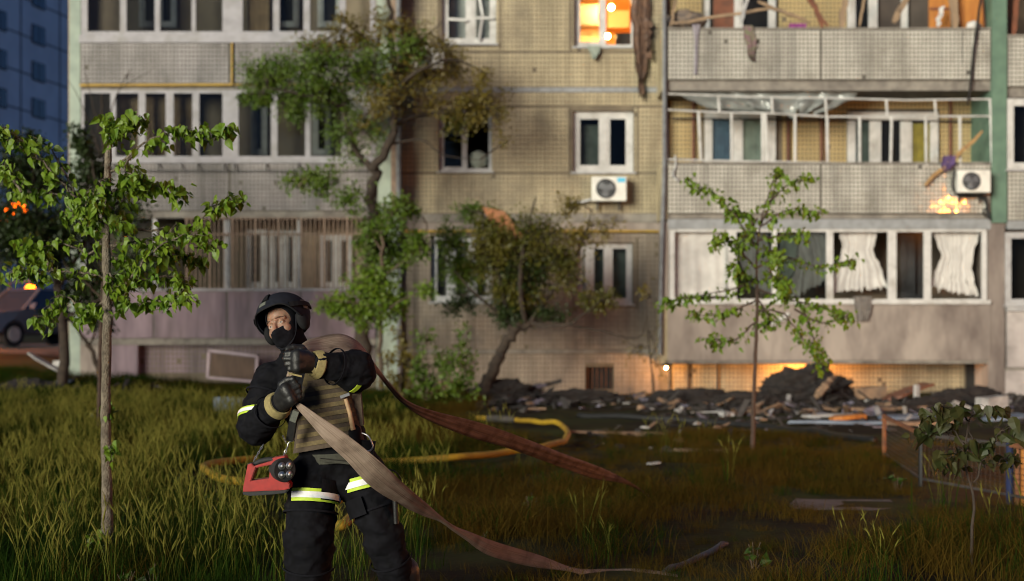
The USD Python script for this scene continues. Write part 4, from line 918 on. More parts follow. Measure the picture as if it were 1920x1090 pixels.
# ---------------------------------------------------------------- trees
r_t = np.random.default_rng(5)
M['bark'] = mat('bark', (.12, .085, .06), (.055, .04, .03), rough=.95, scale=14, bump=.6, bscale=60, stretch=(1, 1, .4))
M['bark_dark'] = mat('bark_dark', (.05, .036, .026), (.025, .019, .015), rough=.95, scale=12, bump=.5, bscale=60)
M['bark_sapling'] = mat('bark_sapling', (.20, .165, .12), (.075, .06, .043), rough=.9, scale=30, detail=8, bump=1.0, bscale=120, stretch=(1, 1, .5), dirt=(.07, .05, .035), dscale=14, dstops=(.55, .7))
M['bark_red'] = mat('bark_red', (.07, .042, .03), (.04, .025, .018), rough=.9, scale=24, bump=.5, bscale=90)
M['leaf_bright'] = leafmat('leaf_bright', (.105, .215, .012), (.235, .345, .026), 9)
M['leaf_mid'] = leafmat('leaf_mid', (.078, .165, .012), (.16, .24, .022), 2.5)
M['leaf_gold'] = leafmat('leaf_gold', (.15, .125, .018), (.24, .18, .028), 2.0)
M['leaf_olive'] = leafmat('leaf_olive', (.035, .055, .012), (.085, .075, .022), 9, rough=.55)
M['leaf_dark'] = leafmat('leaf_dark', (.024, .050, .010), (.046, .080, .016), 1.5)
M['leaf_bush'] = leafmat('leaf_bush', (.085, .105, .012), (.175, .15, .020), 1.8)

def leaf_shape(detail):
    if detail:
        v = np.array([[0, 0, 0], [.26, .06, .06], [.42, .34, .03], [.24, .74, -.05], [0, 1.18, -.24], [-.27, .70, -.08], [-.40, .36, .05], [-.25, .07, .03], [0, .34, -.07], [0, .70, -.10]])
        f = np.array([[0, 1, 8], [1, 2, 8], [2, 9, 8], [2, 3, 9], [3, 4, 9], [4, 5, 9], [5, 6, 9], [6, 8, 9], [6, 7, 8], [7, 0, 8]])
    else:
        v = np.array([[0, 0, 0], [.36, .45, .06], [0, 1, -.12], [-.36, .45, .06]]); f = np.array([[0, 1, 2], [0, 2, 3]])
    return v, f
def leaf_xf(n, rs, droop, size):
    """random frames: columns side, along, normal"""
    al = rs.normal(0, .55, (n, 3)); al[:, 2] -= droop; al /= np.linalg.norm(al, axis=1, keepdims=True)
    no = rs.normal(0, 1, (n, 3)) + [-.3, -.9, .35]
    sd = np.cross(al, no); sd /= np.linalg.norm(sd, axis=1, keepdims=True); no = np.cross(sd, al)
    sz = size * np.exp(rs.normal(0, .22, n))
    return sd, al, no, sz
def leaves_mesh(pos, size, rs, droop=.6, detail=False):
    v, f = leaf_shape(detail); n = len(pos)
    sd, al, no, sz = leaf_xf(n, rs, droop, size)
    cur = rs.uniform(.3, 3.0, n)
    V = pos[:, None] + sz[:, None, None] * (v[None, :, 0, None] * sd[:, None] + v[None, :, 1, None] * al[:, None] + (v[None, :, 2, None] * cur[:, None, None]) * no[:, None])
    Fm = (f[None] + len(v) * np.arange(n)[:, None, None]).reshape(-1, 3)
    return V.reshape(-1, 3), Fm
def polyline_at(pts, t):
    L = np.concatenate([[0], np.cumsum(np.linalg.norm(np.diff(pts, axis=0), axis=1))]); s = np.asarray(t) * L[-1]
    return np.stack([np.interp(s, L, pts[:, k]) for k in range(3)], -1)
def far_tree(name, label, cat, y, limbs, blobs, leaf, seed, bark='bark', droop=.5, tw_r=.010, depth=.9, twigs_only=False, mul=1.0):
    """limbs: (pixel polyline, radius start, radius end); blobs: (px, py, rx, ry, leaves, material, limb number)"""
    rs = np.random.default_rng(seed); t = thing(name, label, cat)
    LP = []
    for k, (pl, r0, r1) in enumerate(limbs):
        pts = []
        for i, q in enumerate(pl):
            dy = q[2] if len(q) > 2 else 0.0
            pts.append(P(q[0], q[1], y + dy))
        pts = np.array(pts)
        sp = spline(pts, 5); sp[1:-1] += rs.normal(0, r1 * .5 + .004, (len(sp) - 2, 3)); LP.append(sp)
        obj('trunk' if k == 0 else 'limb', tube(sp, np.linspace(r0, r1, len(sp)), 8 if r0 > .03 else 6), M[bark], t, smooth=True)
    tw = MB(); pos = {}
    for (px, py, rx, ry, n, mm, li) in blobs:
        n = int(n * mul); c = P(px, py, y + rs.normal(0, .25 * depth)); sx, sz = rx * y / F, ry * y / F; sy = depth * min(sx, sz) * 1.1
        lp = LP[li]; st = lp[np.argmin(np.linalg.norm(lp - c, axis=1) + .15 * np.arange(len(lp))[::-1] / len(lp))]
        mid = (st + c) / 2 + rs.normal(0, .06, 3) + [0, 0, .06]
        ml = spline([st, mid, c], 5); tw.tube(ml, np.linspace(tw_r * 1.8, tw_r, len(ml)), 5, False)
        nt = max(3, int(n / 22))
        for _ in range(nt):
            d = rs.normal(0, 1, 3); d /= np.linalg.norm(d); e = c + d * np.array([sx, sy, sz]) * rs.uniform(.55, 1.12)
            s0 = polyline_at(ml, rs.uniform(.35, 1.0)); md = (s0 + e) / 2 + rs.normal(0, .05, 3)
            ln = spline([s0, md, e], 4); tw.tube(ln, np.linspace(tw_r * .8, tw_r * .3, len(ln)), 4, False)
            if not twigs_only and n:
                k = max(1, int(n / nt)); q = polyline_at(ln, rs.uniform(.25, 1.08, k)) if True else 0
                q = q + rs.normal(0, .035 + .10 * min(sx, sz), (k, 3)); pos.setdefault(mm, []).append(q)
    if tw.v: obj('twigs', tw, M[bark], t, kind='stuff')
    for mm, q in pos.items():
        obj('crown', leaves_mesh(np.vstack(q), leaf, rs, droop), M[mm], t, kind='stuff')
    return t
g, a_, d_ = 'leaf_mid', 'leaf_gold', 'leaf_dark'
far_tree('old_tree', 'tall old tree with a forked dark trunk in front of the left balconies', 'tree', 28.3,
    [([(682, 716), (682, 620), (692, 520), (700, 430), (697, 360), (700, 318)], .15, .10), ([(700, 318), (735, 258, -.1), (740, 180), (736, 90), (730, 10), (722, -60)], .095, .035), ([(700, 318), (668, 285), (648, 225), (640, 160), (600, 120)], .07, .02),
     ([(738, 235), (800, 214, .3), (870, 204, .2), (935, 205)], .05, .015), ([(740, 170), (790, 130, -.3), (850, 112), (905, 135)], .045, .012), ([(642, 200), (580, 180, -.4), (500, 165, -.6)], .04, .012), ([(738, 120), (690, 80, .2), (640, 55, .3)], .04, .012),
     ([(740, 100), (790, 75), (830, 40)], .03, .01), ([(740, 200), (700, 150), (660, 110)], .03, .01), ([(735, 270), (790, 262), (830, 290), (900, 300)], .025, .006)],
    [(500, 150, 62, 52, 900, g, 5), (575, 175, 66, 46, 760, g, 5), (480, 185, 40, 22, 250, g, 5), (600, 120, 80, 52, 620, g, 2), (640, 95, 60, 50, 300, a_, 6), (590, 85, 50, 28, 180, a_, 6), (680, 70, 66, 40, 330, a_, 6), (735, 45, 60, 40, 260, a_, 1), (790, 85, 55, 45, 300, a_, 7), (760, 130, 50, 50, 250, a_, 1),
     (850, 130, 50, 35, 170, a_, 4), (905, 150, 36, 30, 100, a_, 4), (870, 205, 55, 34, 420, a_, 3), (860, 235, 40, 26, 260, 'leaf_bush', 3), (930, 225, 40, 40, 90, a_, 3), (955, 265, 22, 26, 26, a_, 9), (650, 190, 60, 40, 260, g, 2), (700, 220, 50, 50, 140, a_, 8), (660, 285, 50, 40, 130, g, 2), (560, 215, 50, 25, 200, g, 5), (810, 180, 50, 30, 130, a_, 3), (640, 40, 40, 20, 90, a_, 6), (680, 135, 80, 50, 420, g, 8), (620, 165, 70, 40, 380, g, 5), (720, 175, 60, 50, 260, a_, 1), (760, 90, 60, 50, 240, g, 7), (800, 150, 50, 40, 200, a_, 4), (540, 120, 60, 30, 260, g, 5), (700, 120, 60, 50, 300, g, 8), (740, 170, 50, 60, 240, a_, 1), (690, 240, 60, 40, 240, g, 2), (640, 250, 50, 30, 160, g, 2), (830, 100, 60, 30, 160, a_, 7), (900, 190, 60, 50, 200, a_, 3)],
    .056, 31, bark='bark_dark', mul=2.3)
far_tree('young_tree', 'bright green young tree below the old tree, behind the firefighter\'s helmet', 'tree', 26.6,
    [([(714, 730), (712, 640), (718, 540), (716, 440), (722, 370)], .055, .018), ([(714, 600), (670, 570, -.3), (600, 560, -.5)], .022, .008), ([(716, 520), (770, 480, -.2), (800, 450)], .02, .007), ([(716, 470), (660, 400, .2), (560, 350, .1)], .02, .006), ([(714, 590), (760, 560, -.4), (820, 540)], .018, .006)],
    [(720, 470, 56, 62, 760, g, 0), (735, 400, 40, 44, 260, g, 0), (700, 540, 60, 42, 560, 'leaf_bright', 0), (640, 575, 58, 22, 420, 'leaf_bright', 1), (690, 595, 50, 26, 300, 'leaf_bright', 1), (740, 570, 40, 30, 260, 'leaf_bright', 4), (785, 470, 30, 40, 260, g, 2), (570, 340, 46, 26, 190, g, 3), (610, 345, 40, 36, 160, g, 3), (660, 370, 40, 34, 130, g, 3), (800, 545, 24, 14, 70, 'leaf_bright', 4), (690, 440, 30, 50, 220, g, 0), (770, 385, 22, 20, 60, g, 2)],
    .066, 32, bark='bark', mul=2.6)
far_tree('leaning_bush', 'big ochre green bush with a leaning trunk before the middle of the building', 'tree', 27.6,
    [([(906, 748), (922, 695), (938, 655), (965, 622), (995, 604)], .13, .085), ([(958, 628), (945, 560), (930, 480), (905, 400)], .06, .012), ([(985, 608), (975, 530, -.3), (985, 450, -.2), (1005, 370)], .06, .012), ([(995, 604), (1040, 540, .2), (1085, 470), (1110, 395)], .055, .01), ([(990, 606), (1050, 612, -.3), (1090, 592, -.3), (1130, 560)], .04, .01), ([(950, 600), (880, 540, -.3), (830, 480)], .035, .008), ([(1060, 608), (1130, 622), (1200, 632), (1215, 560)], .022, .006)],
    [(965, 545, 62, 56, 820, 'leaf_bush', 2), (930, 470, 72, 60, 900, 'leaf_bush', 1), (1000, 455, 74, 66, 820, 'leaf_bush', 2), (985, 510, 70, 60, 700, d_, 2), (870, 510, 56, 36, 420, g, 5), (845, 450, 36, 44, 230, g, 5), (1055, 500, 50, 66, 330, 'leaf_bush', 3), (1090, 440, 46, 44, 130, a_, 3), (1060, 385, 34, 28, 70, a_, 3), (1120, 560, 48, 30, 200, 'leaf_bush', 4), (885, 400, 34, 26, 130, g, 1), (920, 420, 44, 34, 260, 'leaf_bush', 1), (1010, 585, 60, 20, 260, d_, 4), (1150, 430, 26, 40, 40, a_, 3), (950, 590, 40, 26, 220, d_, 1), (1205, 560, 20, 50, 20, a_, 6), (860, 570, 40, 30, 150, d_, 5)],
    .058, 33, bark='bark_dark', mul=3.6)
far_tree('shade_tree', 'dark green tree mass at the left edge behind the near sapling', 'tree', 25.0,
    [([(118, 720), (120, 620), (100, 500), (70, 400), (60, 300)], .10, .03), ([(108, 540), (160, 450, .3), (180, 380), (170, 280)], .05, .012), ([(100, 500), (40, 440), (-20, 400)], .05, .014), ([(118, 600), (190, 560), (270, 520)], .03, .01)],
    [(30, 440, 62, 80, 1000, d_, 2), (110, 450, 60, 80, 900, d_, 0), (70, 340, 60, 60, 520, d_, 0), (165, 330, 40, 70, 360, d_, 1), (20, 320, 50, 50, 280, d_, 0), (170, 540, 66, 50, 460, d_, 3), (260, 500, 60, 46, 300, d_, 3), (40, 260, 34, 30, 120, d_, 0), (150, 260, 26, 34, 110, d_, 1), (240, 400, 50, 60, 240, d_, 1)],
    .075, 34, bark='bark_dark', mul=3.2)
far_tree('leaning_shrub', 'small shrub with a stem leaning left at the corner of the block', 'shrub', 26.0,
    [([(190, 712), (172, 660), (140, 610), (105, 580)], .055, .015), ([(165, 650), (190, 600), (200, 570)], .025, .008)],
    [(110, 585, 46, 28, 260, d_, 0), (160, 590, 40, 34, 240, d_, 1), (200, 600, 30, 40, 150, d_, 1)], .07, 35, bark='bark_dark')
far_tree('bare_tree', 'thin bare tree with fine twigs before the left middle balcony', 'tree', 28.0,
    [([(196, 716), (196, 500), (193, 330), (192, 220), (190, 175)], .05, .012), ([(193, 250), (225, 165), (248, 128)], .014, .004), ([(192, 270), (165, 160), (158, 105)], .012, .004), ([(193, 300), (150, 190), (128, 150)], .012, .003), ([(225, 165), (270, 140), (290, 125)], .008, .003), ([(193, 320), (170, 240), (150, 205)], .008, .003)],
    [(220, 240, 40, 60, 0, g, 0), (180, 240, 30, 60, 0, g, 0), (240, 150, 20, 24, 0, g, 1)], .05, 36, bark='bark_dark', twigs_only=True, tw_r=.006)
for (px, y, lab, sd, mm) in ((800, 25.6, 'tall pale weeds growing by the wall left of the leaning bush', 41, g), (862, 24.6, 'leafy weeds growing at the foot of the leaning bush', 42, g), (748, 26.0, 'straggly weeds growing at the drain pipe behind the hose', 43, a_)):
    far_tree('weeds', lab, 'weeds', y, [([(px, 752), (px + 3, 700), (px - 2, 610)], .012, .004), ([(px + 4, 752), (px + 26, 690), (px + 30, 640)], .010, .003), ([(px - 4, 752), (px - 22, 690), (px - 26, 650)], .010, .003)],
        [(px, 640, 20, 36, 60, mm, 0), (px + 24, 680, 26, 34, 110, mm, 1), (px - 20, 690, 24, 34, 90, mm, 2), (px, 725, 44, 26, 240, mm, 0)], .065, sd, bark='bark', mul=1.6)
far_tree('bare_shrub', 'leafless brown shrub at the drain pipe left of the right balconies', 'shrub', 28.6,
    [([(1226, 745), (1222, 690), (1216, 640), (1214, 590)], .03, .006), ([(1220, 670), (1236, 640), (1240, 600)], .014, .004), ([(1218, 650), (1190, 650), (1160, 620)], .012, .004)],
    [(1226, 640, 24, 60, 26, a_, 0), (1200, 660, 34, 40, 30, a_, 2), (1236, 690, 20, 34, 30, a_, 1)], .05, 45, bark='bark_dark')

def sapling(name, label, y, trunk, radii, branches, leaf, seed, bark, lmat, cat='tree', per=17, n_parts=300, br=.006, droop=1.15, dep=.35):
    rs = np.random.default_rng(seed); t = thing(name, label, cat)
    tp = spline([P(a, b, y) for a, b in trunk], 8); tp[1:-1] += rs.normal(0, .0015, (len(tp) - 2, 3))
    rr = np.interp(np.linspace(0, 1, len(tp)), np.linspace(0, 1, len(radii)), radii) * (1 + rs.normal(0, .05, len(tp)))
    obj('trunk', tube(tp, rr, 14), M[bark], t, smooth=True)
    pos = []
    for pl in branches:
        k = pl[0] if isinstance(pl[0], (int, float)) else 1.0
        pl = pl[1:] if isinstance(pl[0], (int, float)) else pl
        dd = rs.uniform(-1, 1) * dep
        pts = np.array([P(a, b, y + dd * i / (len(pl) - 1)) for i, (a, b) in enumerate(pl)])
        sp = spline(pts, 6); sp[1:] += rs.normal(0, .006, (len(sp) - 1, 3))
        obj('branch', tube(sp, np.linspace(br * 1.6, br * .35, len(sp)), 6), M[bark], t, smooth=True)
        n = int(per * k); ts = rs.beta(1.6, .9, n) * .95 + .07
        ts = np.concatenate([ts, [1.0, .97, .94]])
        q = polyline_at(sp, np.clip(ts, 0, 1)); q += rs.normal(0, 1, q.shape) * ([.030, .045, .026] if y < 12 else [.05, .06, .04])
        pos.append(q)
        tw = MB()
        for i in range(0, len(q), 2):
            b0 = polyline_at(sp, max(0, float(np.clip(ts[i], 0, 1)) - .05)); tw.tube([b0, (b0 + q[i]) / 2 + [0, 0, .006], q[i]], .0013 if y < 10 else .002, 4, False)
        obj('leaf_stalks', tw, M[bark], t, kind='stuff')
    pos = np.vstack(pos)
    v, f = leaves_mesh(pos, leaf, rs, droop, True)
    v = v.reshape(len(pos), -1, 3); nf = len(leaf_shape(True)[1]); fl = leaf_shape(True)[1]
    big = np.argsort(-np.linalg.norm(np.ptp(v, axis=1), axis=1))
    for i in big[:n_parts]: obj('leaf', (v[i], fl), M[lmat], t)
    rest = big[n_parts:]
    if len(rest):
        obj('foliage', (v[rest].reshape(-1, 3), (fl[None] + v.shape[1] * np.arange(len(rest))[:, None, None]).reshape(-1, 3)), M[lmat], t, kind='stuff')
    return t
sapling('sapling', 'near sapling with a pale bark trunk and bright heart shaped leaves at the left', 9.0,
    [(203, 1075), (200, 900), (198, 760), (201, 600), (199, 420), (203, 290), (204, 262)], [.036, .033, .031, .029, .026, .022, .016],
    [[(203, 272), (225, 240), (258, 222)], [(203, 280), (214, 240), (200, 226)], [1.9, (208, 322), (255, 282), (300, 252), (370, 248), (432, 242)], [1.7, (200, 402), (150, 378), (90, 312), (45, 268), (0, 240)], [.7, (140, 365), (95, 280), (60, 262)], [1.2, (200, 352), (150, 366), (90, 362), (30, 360)],
     [(40, 360), (20, 330), (5, 310)], [(202, 362), (240, 350), (268, 340)], [1.2, (202, 392), (240, 372), (290, 352), (342, 362)], [1.5, (205, 432), (270, 430), (330, 438), (372, 415), (412, 382), (450, 372)], [1.4, (205, 562), (255, 508), (290, 470), (350, 440), (402, 458)], [1.3, (203, 520), (160, 512), (100, 510), (20, 512)],
     [1.2, (200, 440), (170, 476), (120, 458), (50, 480)], [1.5, (205, 592), (260, 570), (310, 562), (355, 556)], [1.3, (205, 602), (150, 570), (112, 556), (82, 606)], [(205, 482), (240, 488), (252, 520)], [(200, 420), (172, 400), (156, 385)], [1.1, (205, 542), (290, 520), (340, 522), (352, 548)], [(205, 502), (216, 540), (236, 560)], [(202, 332), (188, 350), (178, 384)],
     [(280, 480), (330, 478), (372, 488)], [.9, (205, 470), (180, 430), (150, 420), (128, 400)], [.9, (205, 460), (250, 455), (290, 450), (320, 480)], [.9, (203, 556), (180, 575), (150, 592)], [.8, (203, 380), (215, 400), (232, 420)], [.8, (250, 285), (235, 320), (260, 335)], [.8, (100, 510), (70, 470), (40, 452)],
     [.25, (198, 772), (202, 765), (207, 770)], [.25, (198, 850), (203, 838), (208, 842)], [.5, (200, 1015), (190, 1005), (184, 1010)]],
    .047, 51, 'bark_sapling', 'leaf_bright', per=72)
sapling('sapling', 'thin sapling with sparse green leaves before the right balconies', 16.4,
    [(1411, 862), (1413, 760), (1417, 650), (1420, 560), (1419, 480), (1430, 400), (1456, 325)], [.028, .026, .022, .018, .013, .008, .003],
    [[1.2, (1421, 470), (1390, 420), (1350, 375), (1290, 338)], [(1428, 420), (1448, 370), (1458, 322)], [(1425, 425), (1480, 392), (1530, 398)], [.7, (1442, 378), (1480, 346), (1516, 334)], [1.5, (1419, 520), (1380, 540), (1330, 552), (1238, 570)], [(1419, 505), (1385, 468), (1352, 440), (1340, 455)], [1.2, (1420, 562), (1360, 588), (1296, 592)], [(1420, 600), (1380, 636), (1328, 636)],
     [1.3, (1420, 542), (1470, 560), (1540, 575), (1596, 598)], [1.0, (1420, 502), (1470, 482), (1530, 500), (1602, 486)], [(1420, 452), (1470, 440), (1512, 440)], [(1420, 582), (1470, 590), (1510, 640), (1552, 666)], [.7, (1490, 580), (1540, 606), (1590, 592)], [.9, (1500, 566), (1528, 640), (1536, 690)], [(1420, 562), (1446, 600), (1430, 612)], [1.1, (1421, 440), (1400, 400), (1368, 398)], [1.2, (1420, 480), (1450, 470), (1462, 500)], [(1420, 530), (1455, 520), (1480, 540)], [(1420, 530), (1390, 520), (1372, 500)], [.7, (1420, 410), (1400, 440), (1385, 470)], [.6, (1440, 500), (1460, 540), (1470, 560)]],
    .053, 52, 'bark_red', 'leaf_bright', per=76, br=.008, dep=.5)
sapling('sapling', 'low dark sapling with broad drooping leaves at the lower right', 8.6,
    [(1824, 1120), (1822, 1020), (1826, 940), (1812, 880), (1812, 820), (1822, 770)], [.010, .009, .008, .006, .005, .003],
    [[1.0, (1814, 840), (1780, 800), (1735, 782)], [.8, (1814, 830), (1770, 812), (1720, 812)], [1.0, (1826, 905), (1850, 850), (1880, 810), (1905, 800)], [.9, (1818, 790), (1800, 770), (1760, 760)], [.9, (1822, 780), (1850, 765), (1890, 778)], [.8, (1814, 840), (1790, 850), (1770, 862)], [.8, (1840, 870), (1870, 870), (1900, 850)], [.6, (1816, 800), (1830, 830), (1850, 830)]],
    .072, 53, 'bark_dark', 'leaf_olive', per=15, br=.004, dep=.25)
sapling('sapling', 'reddish bare stemmed sapling standing close behind the near pale trunk', 17.5,
    [(184, 836), (186, 760), (188, 650), (192, 560), (196, 440)], [.030, .028, .026, .02, .01],
    [[.6, (190, 580), (230, 540), (262, 500)], [.6, (190, 560), (150, 520), (120, 500)], [.5, (192, 500), (220, 450), (240, 420)], [.15, (186, 775), (180, 768), (176, 772)]],
    .075, 54, 'bark_red', 'leaf_dark', per=16, br=.008)

# unseen tree added at the left so its thin crown dims the left balconies
far_tree('shade_tree', 'added unseen tall thin tree left of the picture shading the left balconies', 'tree', 20.0,
    [([(-880, 800), (-870, 560), (-850, 300), (-830, 40)], .14, .04), ([(-860, 420), (-740, 280), (-640, 200)], .05, .01), ([(-860, 420), (-980, 260), (-1080, 180)], .05, .01)],
    [(-850, 20, 170, 120, 380, d_, 0), (-700, 90, 120, 120, 300, d_, 1), (-850, 120, 150, 140, 420, d_, 0), (-720, 240, 130, 120, 420, d_, 1), (-980, 220, 140, 130, 420, d_, 2), (-860, 380, 150, 110, 420, d_, 0), (-700, 400, 120, 110, 340, d_, 1), (-1010, 420, 120, 110, 300, d_, 2)], .12, 61, bark='bark_dark', mul=2.2)

far_tree('shade_tree', 'added unseen bushy tree left of the picture shading the left of the lawn', 'tree', 11.0,  # unseen tree added to dim the far grass at the left
    [([(-1900, 1000), (-1890, 700), (-1880, 400)], .12, .05), ([(-1890, 760), (-1700, 560), (-1600, 420)], .05, .01), ([(-1890, 760), (-2080, 560), (-2160, 420)], .05, .01)],
    [(-1880, 420, 260, 160, 420, d_, 0), (-1680, 480, 220, 170, 420, d_, 1), (-2090, 480, 220, 170, 420, d_, 2), (-1880, 600, 260, 140, 420, d_, 0)], .09, 62, bark='bark_dark', mul=1.6)
# ---------------------------------------------------------------- grass
r_g = np.random.default_rng(9)
def gmat(name, c1, c2, tip):
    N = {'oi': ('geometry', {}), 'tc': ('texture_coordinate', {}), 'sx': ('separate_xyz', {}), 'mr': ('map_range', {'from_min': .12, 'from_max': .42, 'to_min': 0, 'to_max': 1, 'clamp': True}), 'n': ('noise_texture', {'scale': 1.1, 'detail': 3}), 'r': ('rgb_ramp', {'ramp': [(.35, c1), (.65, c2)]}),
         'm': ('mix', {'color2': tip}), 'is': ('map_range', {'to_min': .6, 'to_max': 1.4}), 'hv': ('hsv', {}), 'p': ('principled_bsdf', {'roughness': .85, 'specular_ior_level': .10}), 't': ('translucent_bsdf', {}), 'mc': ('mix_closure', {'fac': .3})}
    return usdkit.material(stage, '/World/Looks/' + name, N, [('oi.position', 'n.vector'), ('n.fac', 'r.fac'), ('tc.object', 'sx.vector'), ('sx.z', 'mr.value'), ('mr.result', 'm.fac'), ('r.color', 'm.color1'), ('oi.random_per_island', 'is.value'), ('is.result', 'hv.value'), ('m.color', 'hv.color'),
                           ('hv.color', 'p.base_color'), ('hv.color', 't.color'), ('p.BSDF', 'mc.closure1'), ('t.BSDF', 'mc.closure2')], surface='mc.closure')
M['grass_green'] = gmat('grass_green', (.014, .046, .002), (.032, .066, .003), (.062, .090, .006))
M['grass_dry_lit'] = gmat('grass_dry_lit', (.095, .068, .007), (.135, .080, .010), (.20, .115, .018))  # dry brown, with the amber light of the right lawn put into it
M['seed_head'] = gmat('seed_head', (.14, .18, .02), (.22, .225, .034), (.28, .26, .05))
def tuft(n, h, spread, lean, w, seed, heads=0):
    rs = np.random.default_rng(seed); V, Fc, k = [], [], 0
    hv = MB()
    for i in range(n):
        b = np.array([*(rs.normal(0, spread, 2)), -.02]); an = rs.uniform(0, 2 * np.pi); hh = h * rs.uniform(.55, 1.15); le = lean * rs.uniform(.2, 1.5) * hh
        d = np.array([math.cos(an), math.sin(an), 0]); s = np.array([-d[1], d[0], 0]) if rs.random() < .5 else np.array([1.0, .2, 0])
        ww = w * rs.uniform(.6, 1.3)
        p = [b, b + [0, 0, hh * .4] + d * le * .15, b + [0, 0, hh * .78] + d * le * .5, b + [0, 0, hh * rs.uniform(.88, 1.0)] + d * le * 1.05]
        V += [p[0] - s * ww / 2, p[0] + s * ww / 2, p[1] - s * ww * .5, p[1] + s * ww * .5, p[2] - s * ww * .32, p[2] + s * ww * .32, p[3]]
        Fc += [[k, k + 1, k + 3], [k, k + 3, k + 2], [k + 2, k + 3, k + 5], [k + 2, k + 5, k + 4], [k + 4, k + 5, k + 6]]; k += 7
    for i in range(heads):
        b = np.array([*(rs.normal(0, spread, 2)), 0]); an = rs.uniform(0, 6.28); d = np.array([math.cos(an), math.sin(an), 0]); hh = h * rs.uniform(.85, 1.3); le = hh * rs.uniform(.05, .35)
        top = b + [0, 0, hh] + d * le; mid = b + [0, 0, hh * .55] + d * le * .35
        hv.tube([b, mid, top], .0011, 3, False)
        L = rs.uniform(.055, .085); ax = unit_(d * rs.uniform(.2, .9) + [0, 0, 1])
        hv.tube([top, top + ax * L * .25, top + ax * L * .7, top + ax * L], [.0016, .0048, .0040, .001], 5, False)
        for a in range(5):
            e = unit_(ax + rs.normal(0, .22, 3)); q = top + ax * L * rs.uniform(.3, .9); hv.tube([q, q + e * .045], .0007, 3, False)
    return (np.array(V), np.array(Fc)), (hv.mesh() if heads else None)
def instancer(name, label, cat, protos, pts, scale, yawv, idx):
    path = numbered('/World/' + name); pi = UsdGeom.PointInstancer.Define(stage, path); tag(pi.GetPrim(), label, cat, kind='stuff')
    targets = []
    for i, (parts_) in enumerate(protos):
        x = UsdGeom.Xform.Define(stage, f'{path}/tuft_{i + 1:03d}')
        for nm, me, mm in parts_: 
            u = usdkit.mesh(stage, f'{x.GetPath()}/{nm}', me, mm); u.CreateDoubleSidedAttr(True)
        targets.append(x.GetPath())
    pi.CreatePrototypesRel().SetTargets(targets)
    pi.CreateProtoIndicesAttr(Vt.IntArray.FromNumpy(idx.astype(np.int32)))
    pi.CreatePositionsAttr(Vt.Vec3fArray.FromNumpy(pts.astype(np.float32)))
    q = np.zeros((len(pts), 4)); q[:, 0] = np.cos(yawv / 2); q[:, 3] = np.sin(yawv / 2)
    pi.CreateOrientationsAttr(Vt.QuathArray([Gf.Quath(float(a[0]), float(a[1]), float(a[2]), float(a[3])) for a in q]))
    pi.CreateScalesAttr(Vt.Vec3fArray.FromNumpy(np.repeat(scale[:, None], 3, 1).astype(np.float32)))
    return pi
def field(n, y0, y1, seed, margin=1.5):
    rs = np.random.default_rng(seed)
    y = np.sqrt(rs.uniform(y0 ** 2, y1 ** 2, n)); x = rs.uniform(-1, 1, n) * (y * 960 / F + margin)
    return x, y, rs
def px_of(x, y): return 960 + x / y * F
def bare(x, y):
    """where the earth lies open or litter covers it: the strip below the building at the right, the worn track, the fenced bed"""
    q = np.stack([x * .5, y * .5, 0 * x], -1); nz = meshkit.fbm(q, 3, 8)
    p = px_of(x, y)
    strip = (p > 900) & (y > 19.5 + 3 * (nz - .5) - (p > 1500) * 1.0)
    bed = (p > 1735) & (y > 11.8) & (y < 17)
    slab_ = (np.hypot((x - X(1585, 11.8)) / .5, (y - 11.8) / .5) < 1)
    road_ = (x < -10) & (y > 37)
    return strip | slab_ | road_ | (bed & (nz > .25))
def dry_share(x, y):
    p = px_of(x, y); q = np.stack([x * .45, y * .45, 0 * x], -1)
    return sstep(480, 820, p + 700 * (meshkit.fbm(q, 3, 2) - .5))
T = lambda *a, **k: tuft(*a, **k)
gp, dp_, hp = [], [], []
for i in range(4):
    bl, hd_ = T(66, .205, .100, .75, .0034, 100 + i, heads=0); gp.append([('blades', bl, M['grass_green'])])
    bl, hd_ = T(60, .205, .11, 1.1, .0032, 200 + i, heads=0); dp_.append([('blades', bl, M['grass_dry_lit'])])
    bl, hd_ = T(16, .30, .07, .45, .006, 300 + i, heads=7); hp.append([('blades', bl, M['grass_green']), ('heads', hd_, M['seed_head'])])
N1 = 19000
x, y, rs = field(N1, 7.4, 31, 1)
p = px_of(x, y); dry = dry_share(x, y); keep = ~bare(x, y) & ~((y > 29) & (p > 120)); keep &= rs.random(N1) < .18 + 1.4 * sstep(.36, .58, meshkit.fbm(np.stack([x * 1.3, y * 1.3, 0 * x], -1), 3, 55)); hs0 = .75 + .55 * meshkit.fbm(np.stack([x * 3.1, y * 3.1, 0 * x], -1), 2, 5); near = y < 9.5
q = np.stack([x * .9, y * .9, 0 * x], -1); patch = meshkit.fbm(q, 3, 77)
hs = hs0 * (.25 + 1.55 * patch) + rs.normal(0, .12, N1); hs *= 1 - .35 * sstep(700, 1100, p) * sstep(9.5, 13, y); hs *= 1 - .45 * ((np.abs(p - 1585) < 110) & (y < 11.6) & (y > 10.2)); hs *= 1 - .4 * ((p > 1640) & (y > 10)); hs = np.clip(hs * (1 - .55 * np.exp(-((x + .6) / .9) ** 2 - ((y - 8.6) / 1.2) ** 2)), .3, 1.7)
z = ground_h(x, y); pts = np.stack([x, y, z], 1); yw = rs.uniform(0, 6.28, N1); u = rs.random(N1)
dmix = np.maximum(dry * .85, .10 + .35 * sstep(.5, .62, meshkit.fbm(np.stack([x * .8, y * .8, 0 * x], -1), 2, 63))); gsel = keep & (u > dmix); dsel = keep & (u <= dmix)
HP = np.vstack([pts_ for pts_ in HOSE_PATHS])
def near_hose(x, y, r):
    from scipy.spatial import cKDTree
    d, i = cKDTree(HP[:, :2]).query(np.stack([x, y + r * .55], 1)); return d < r
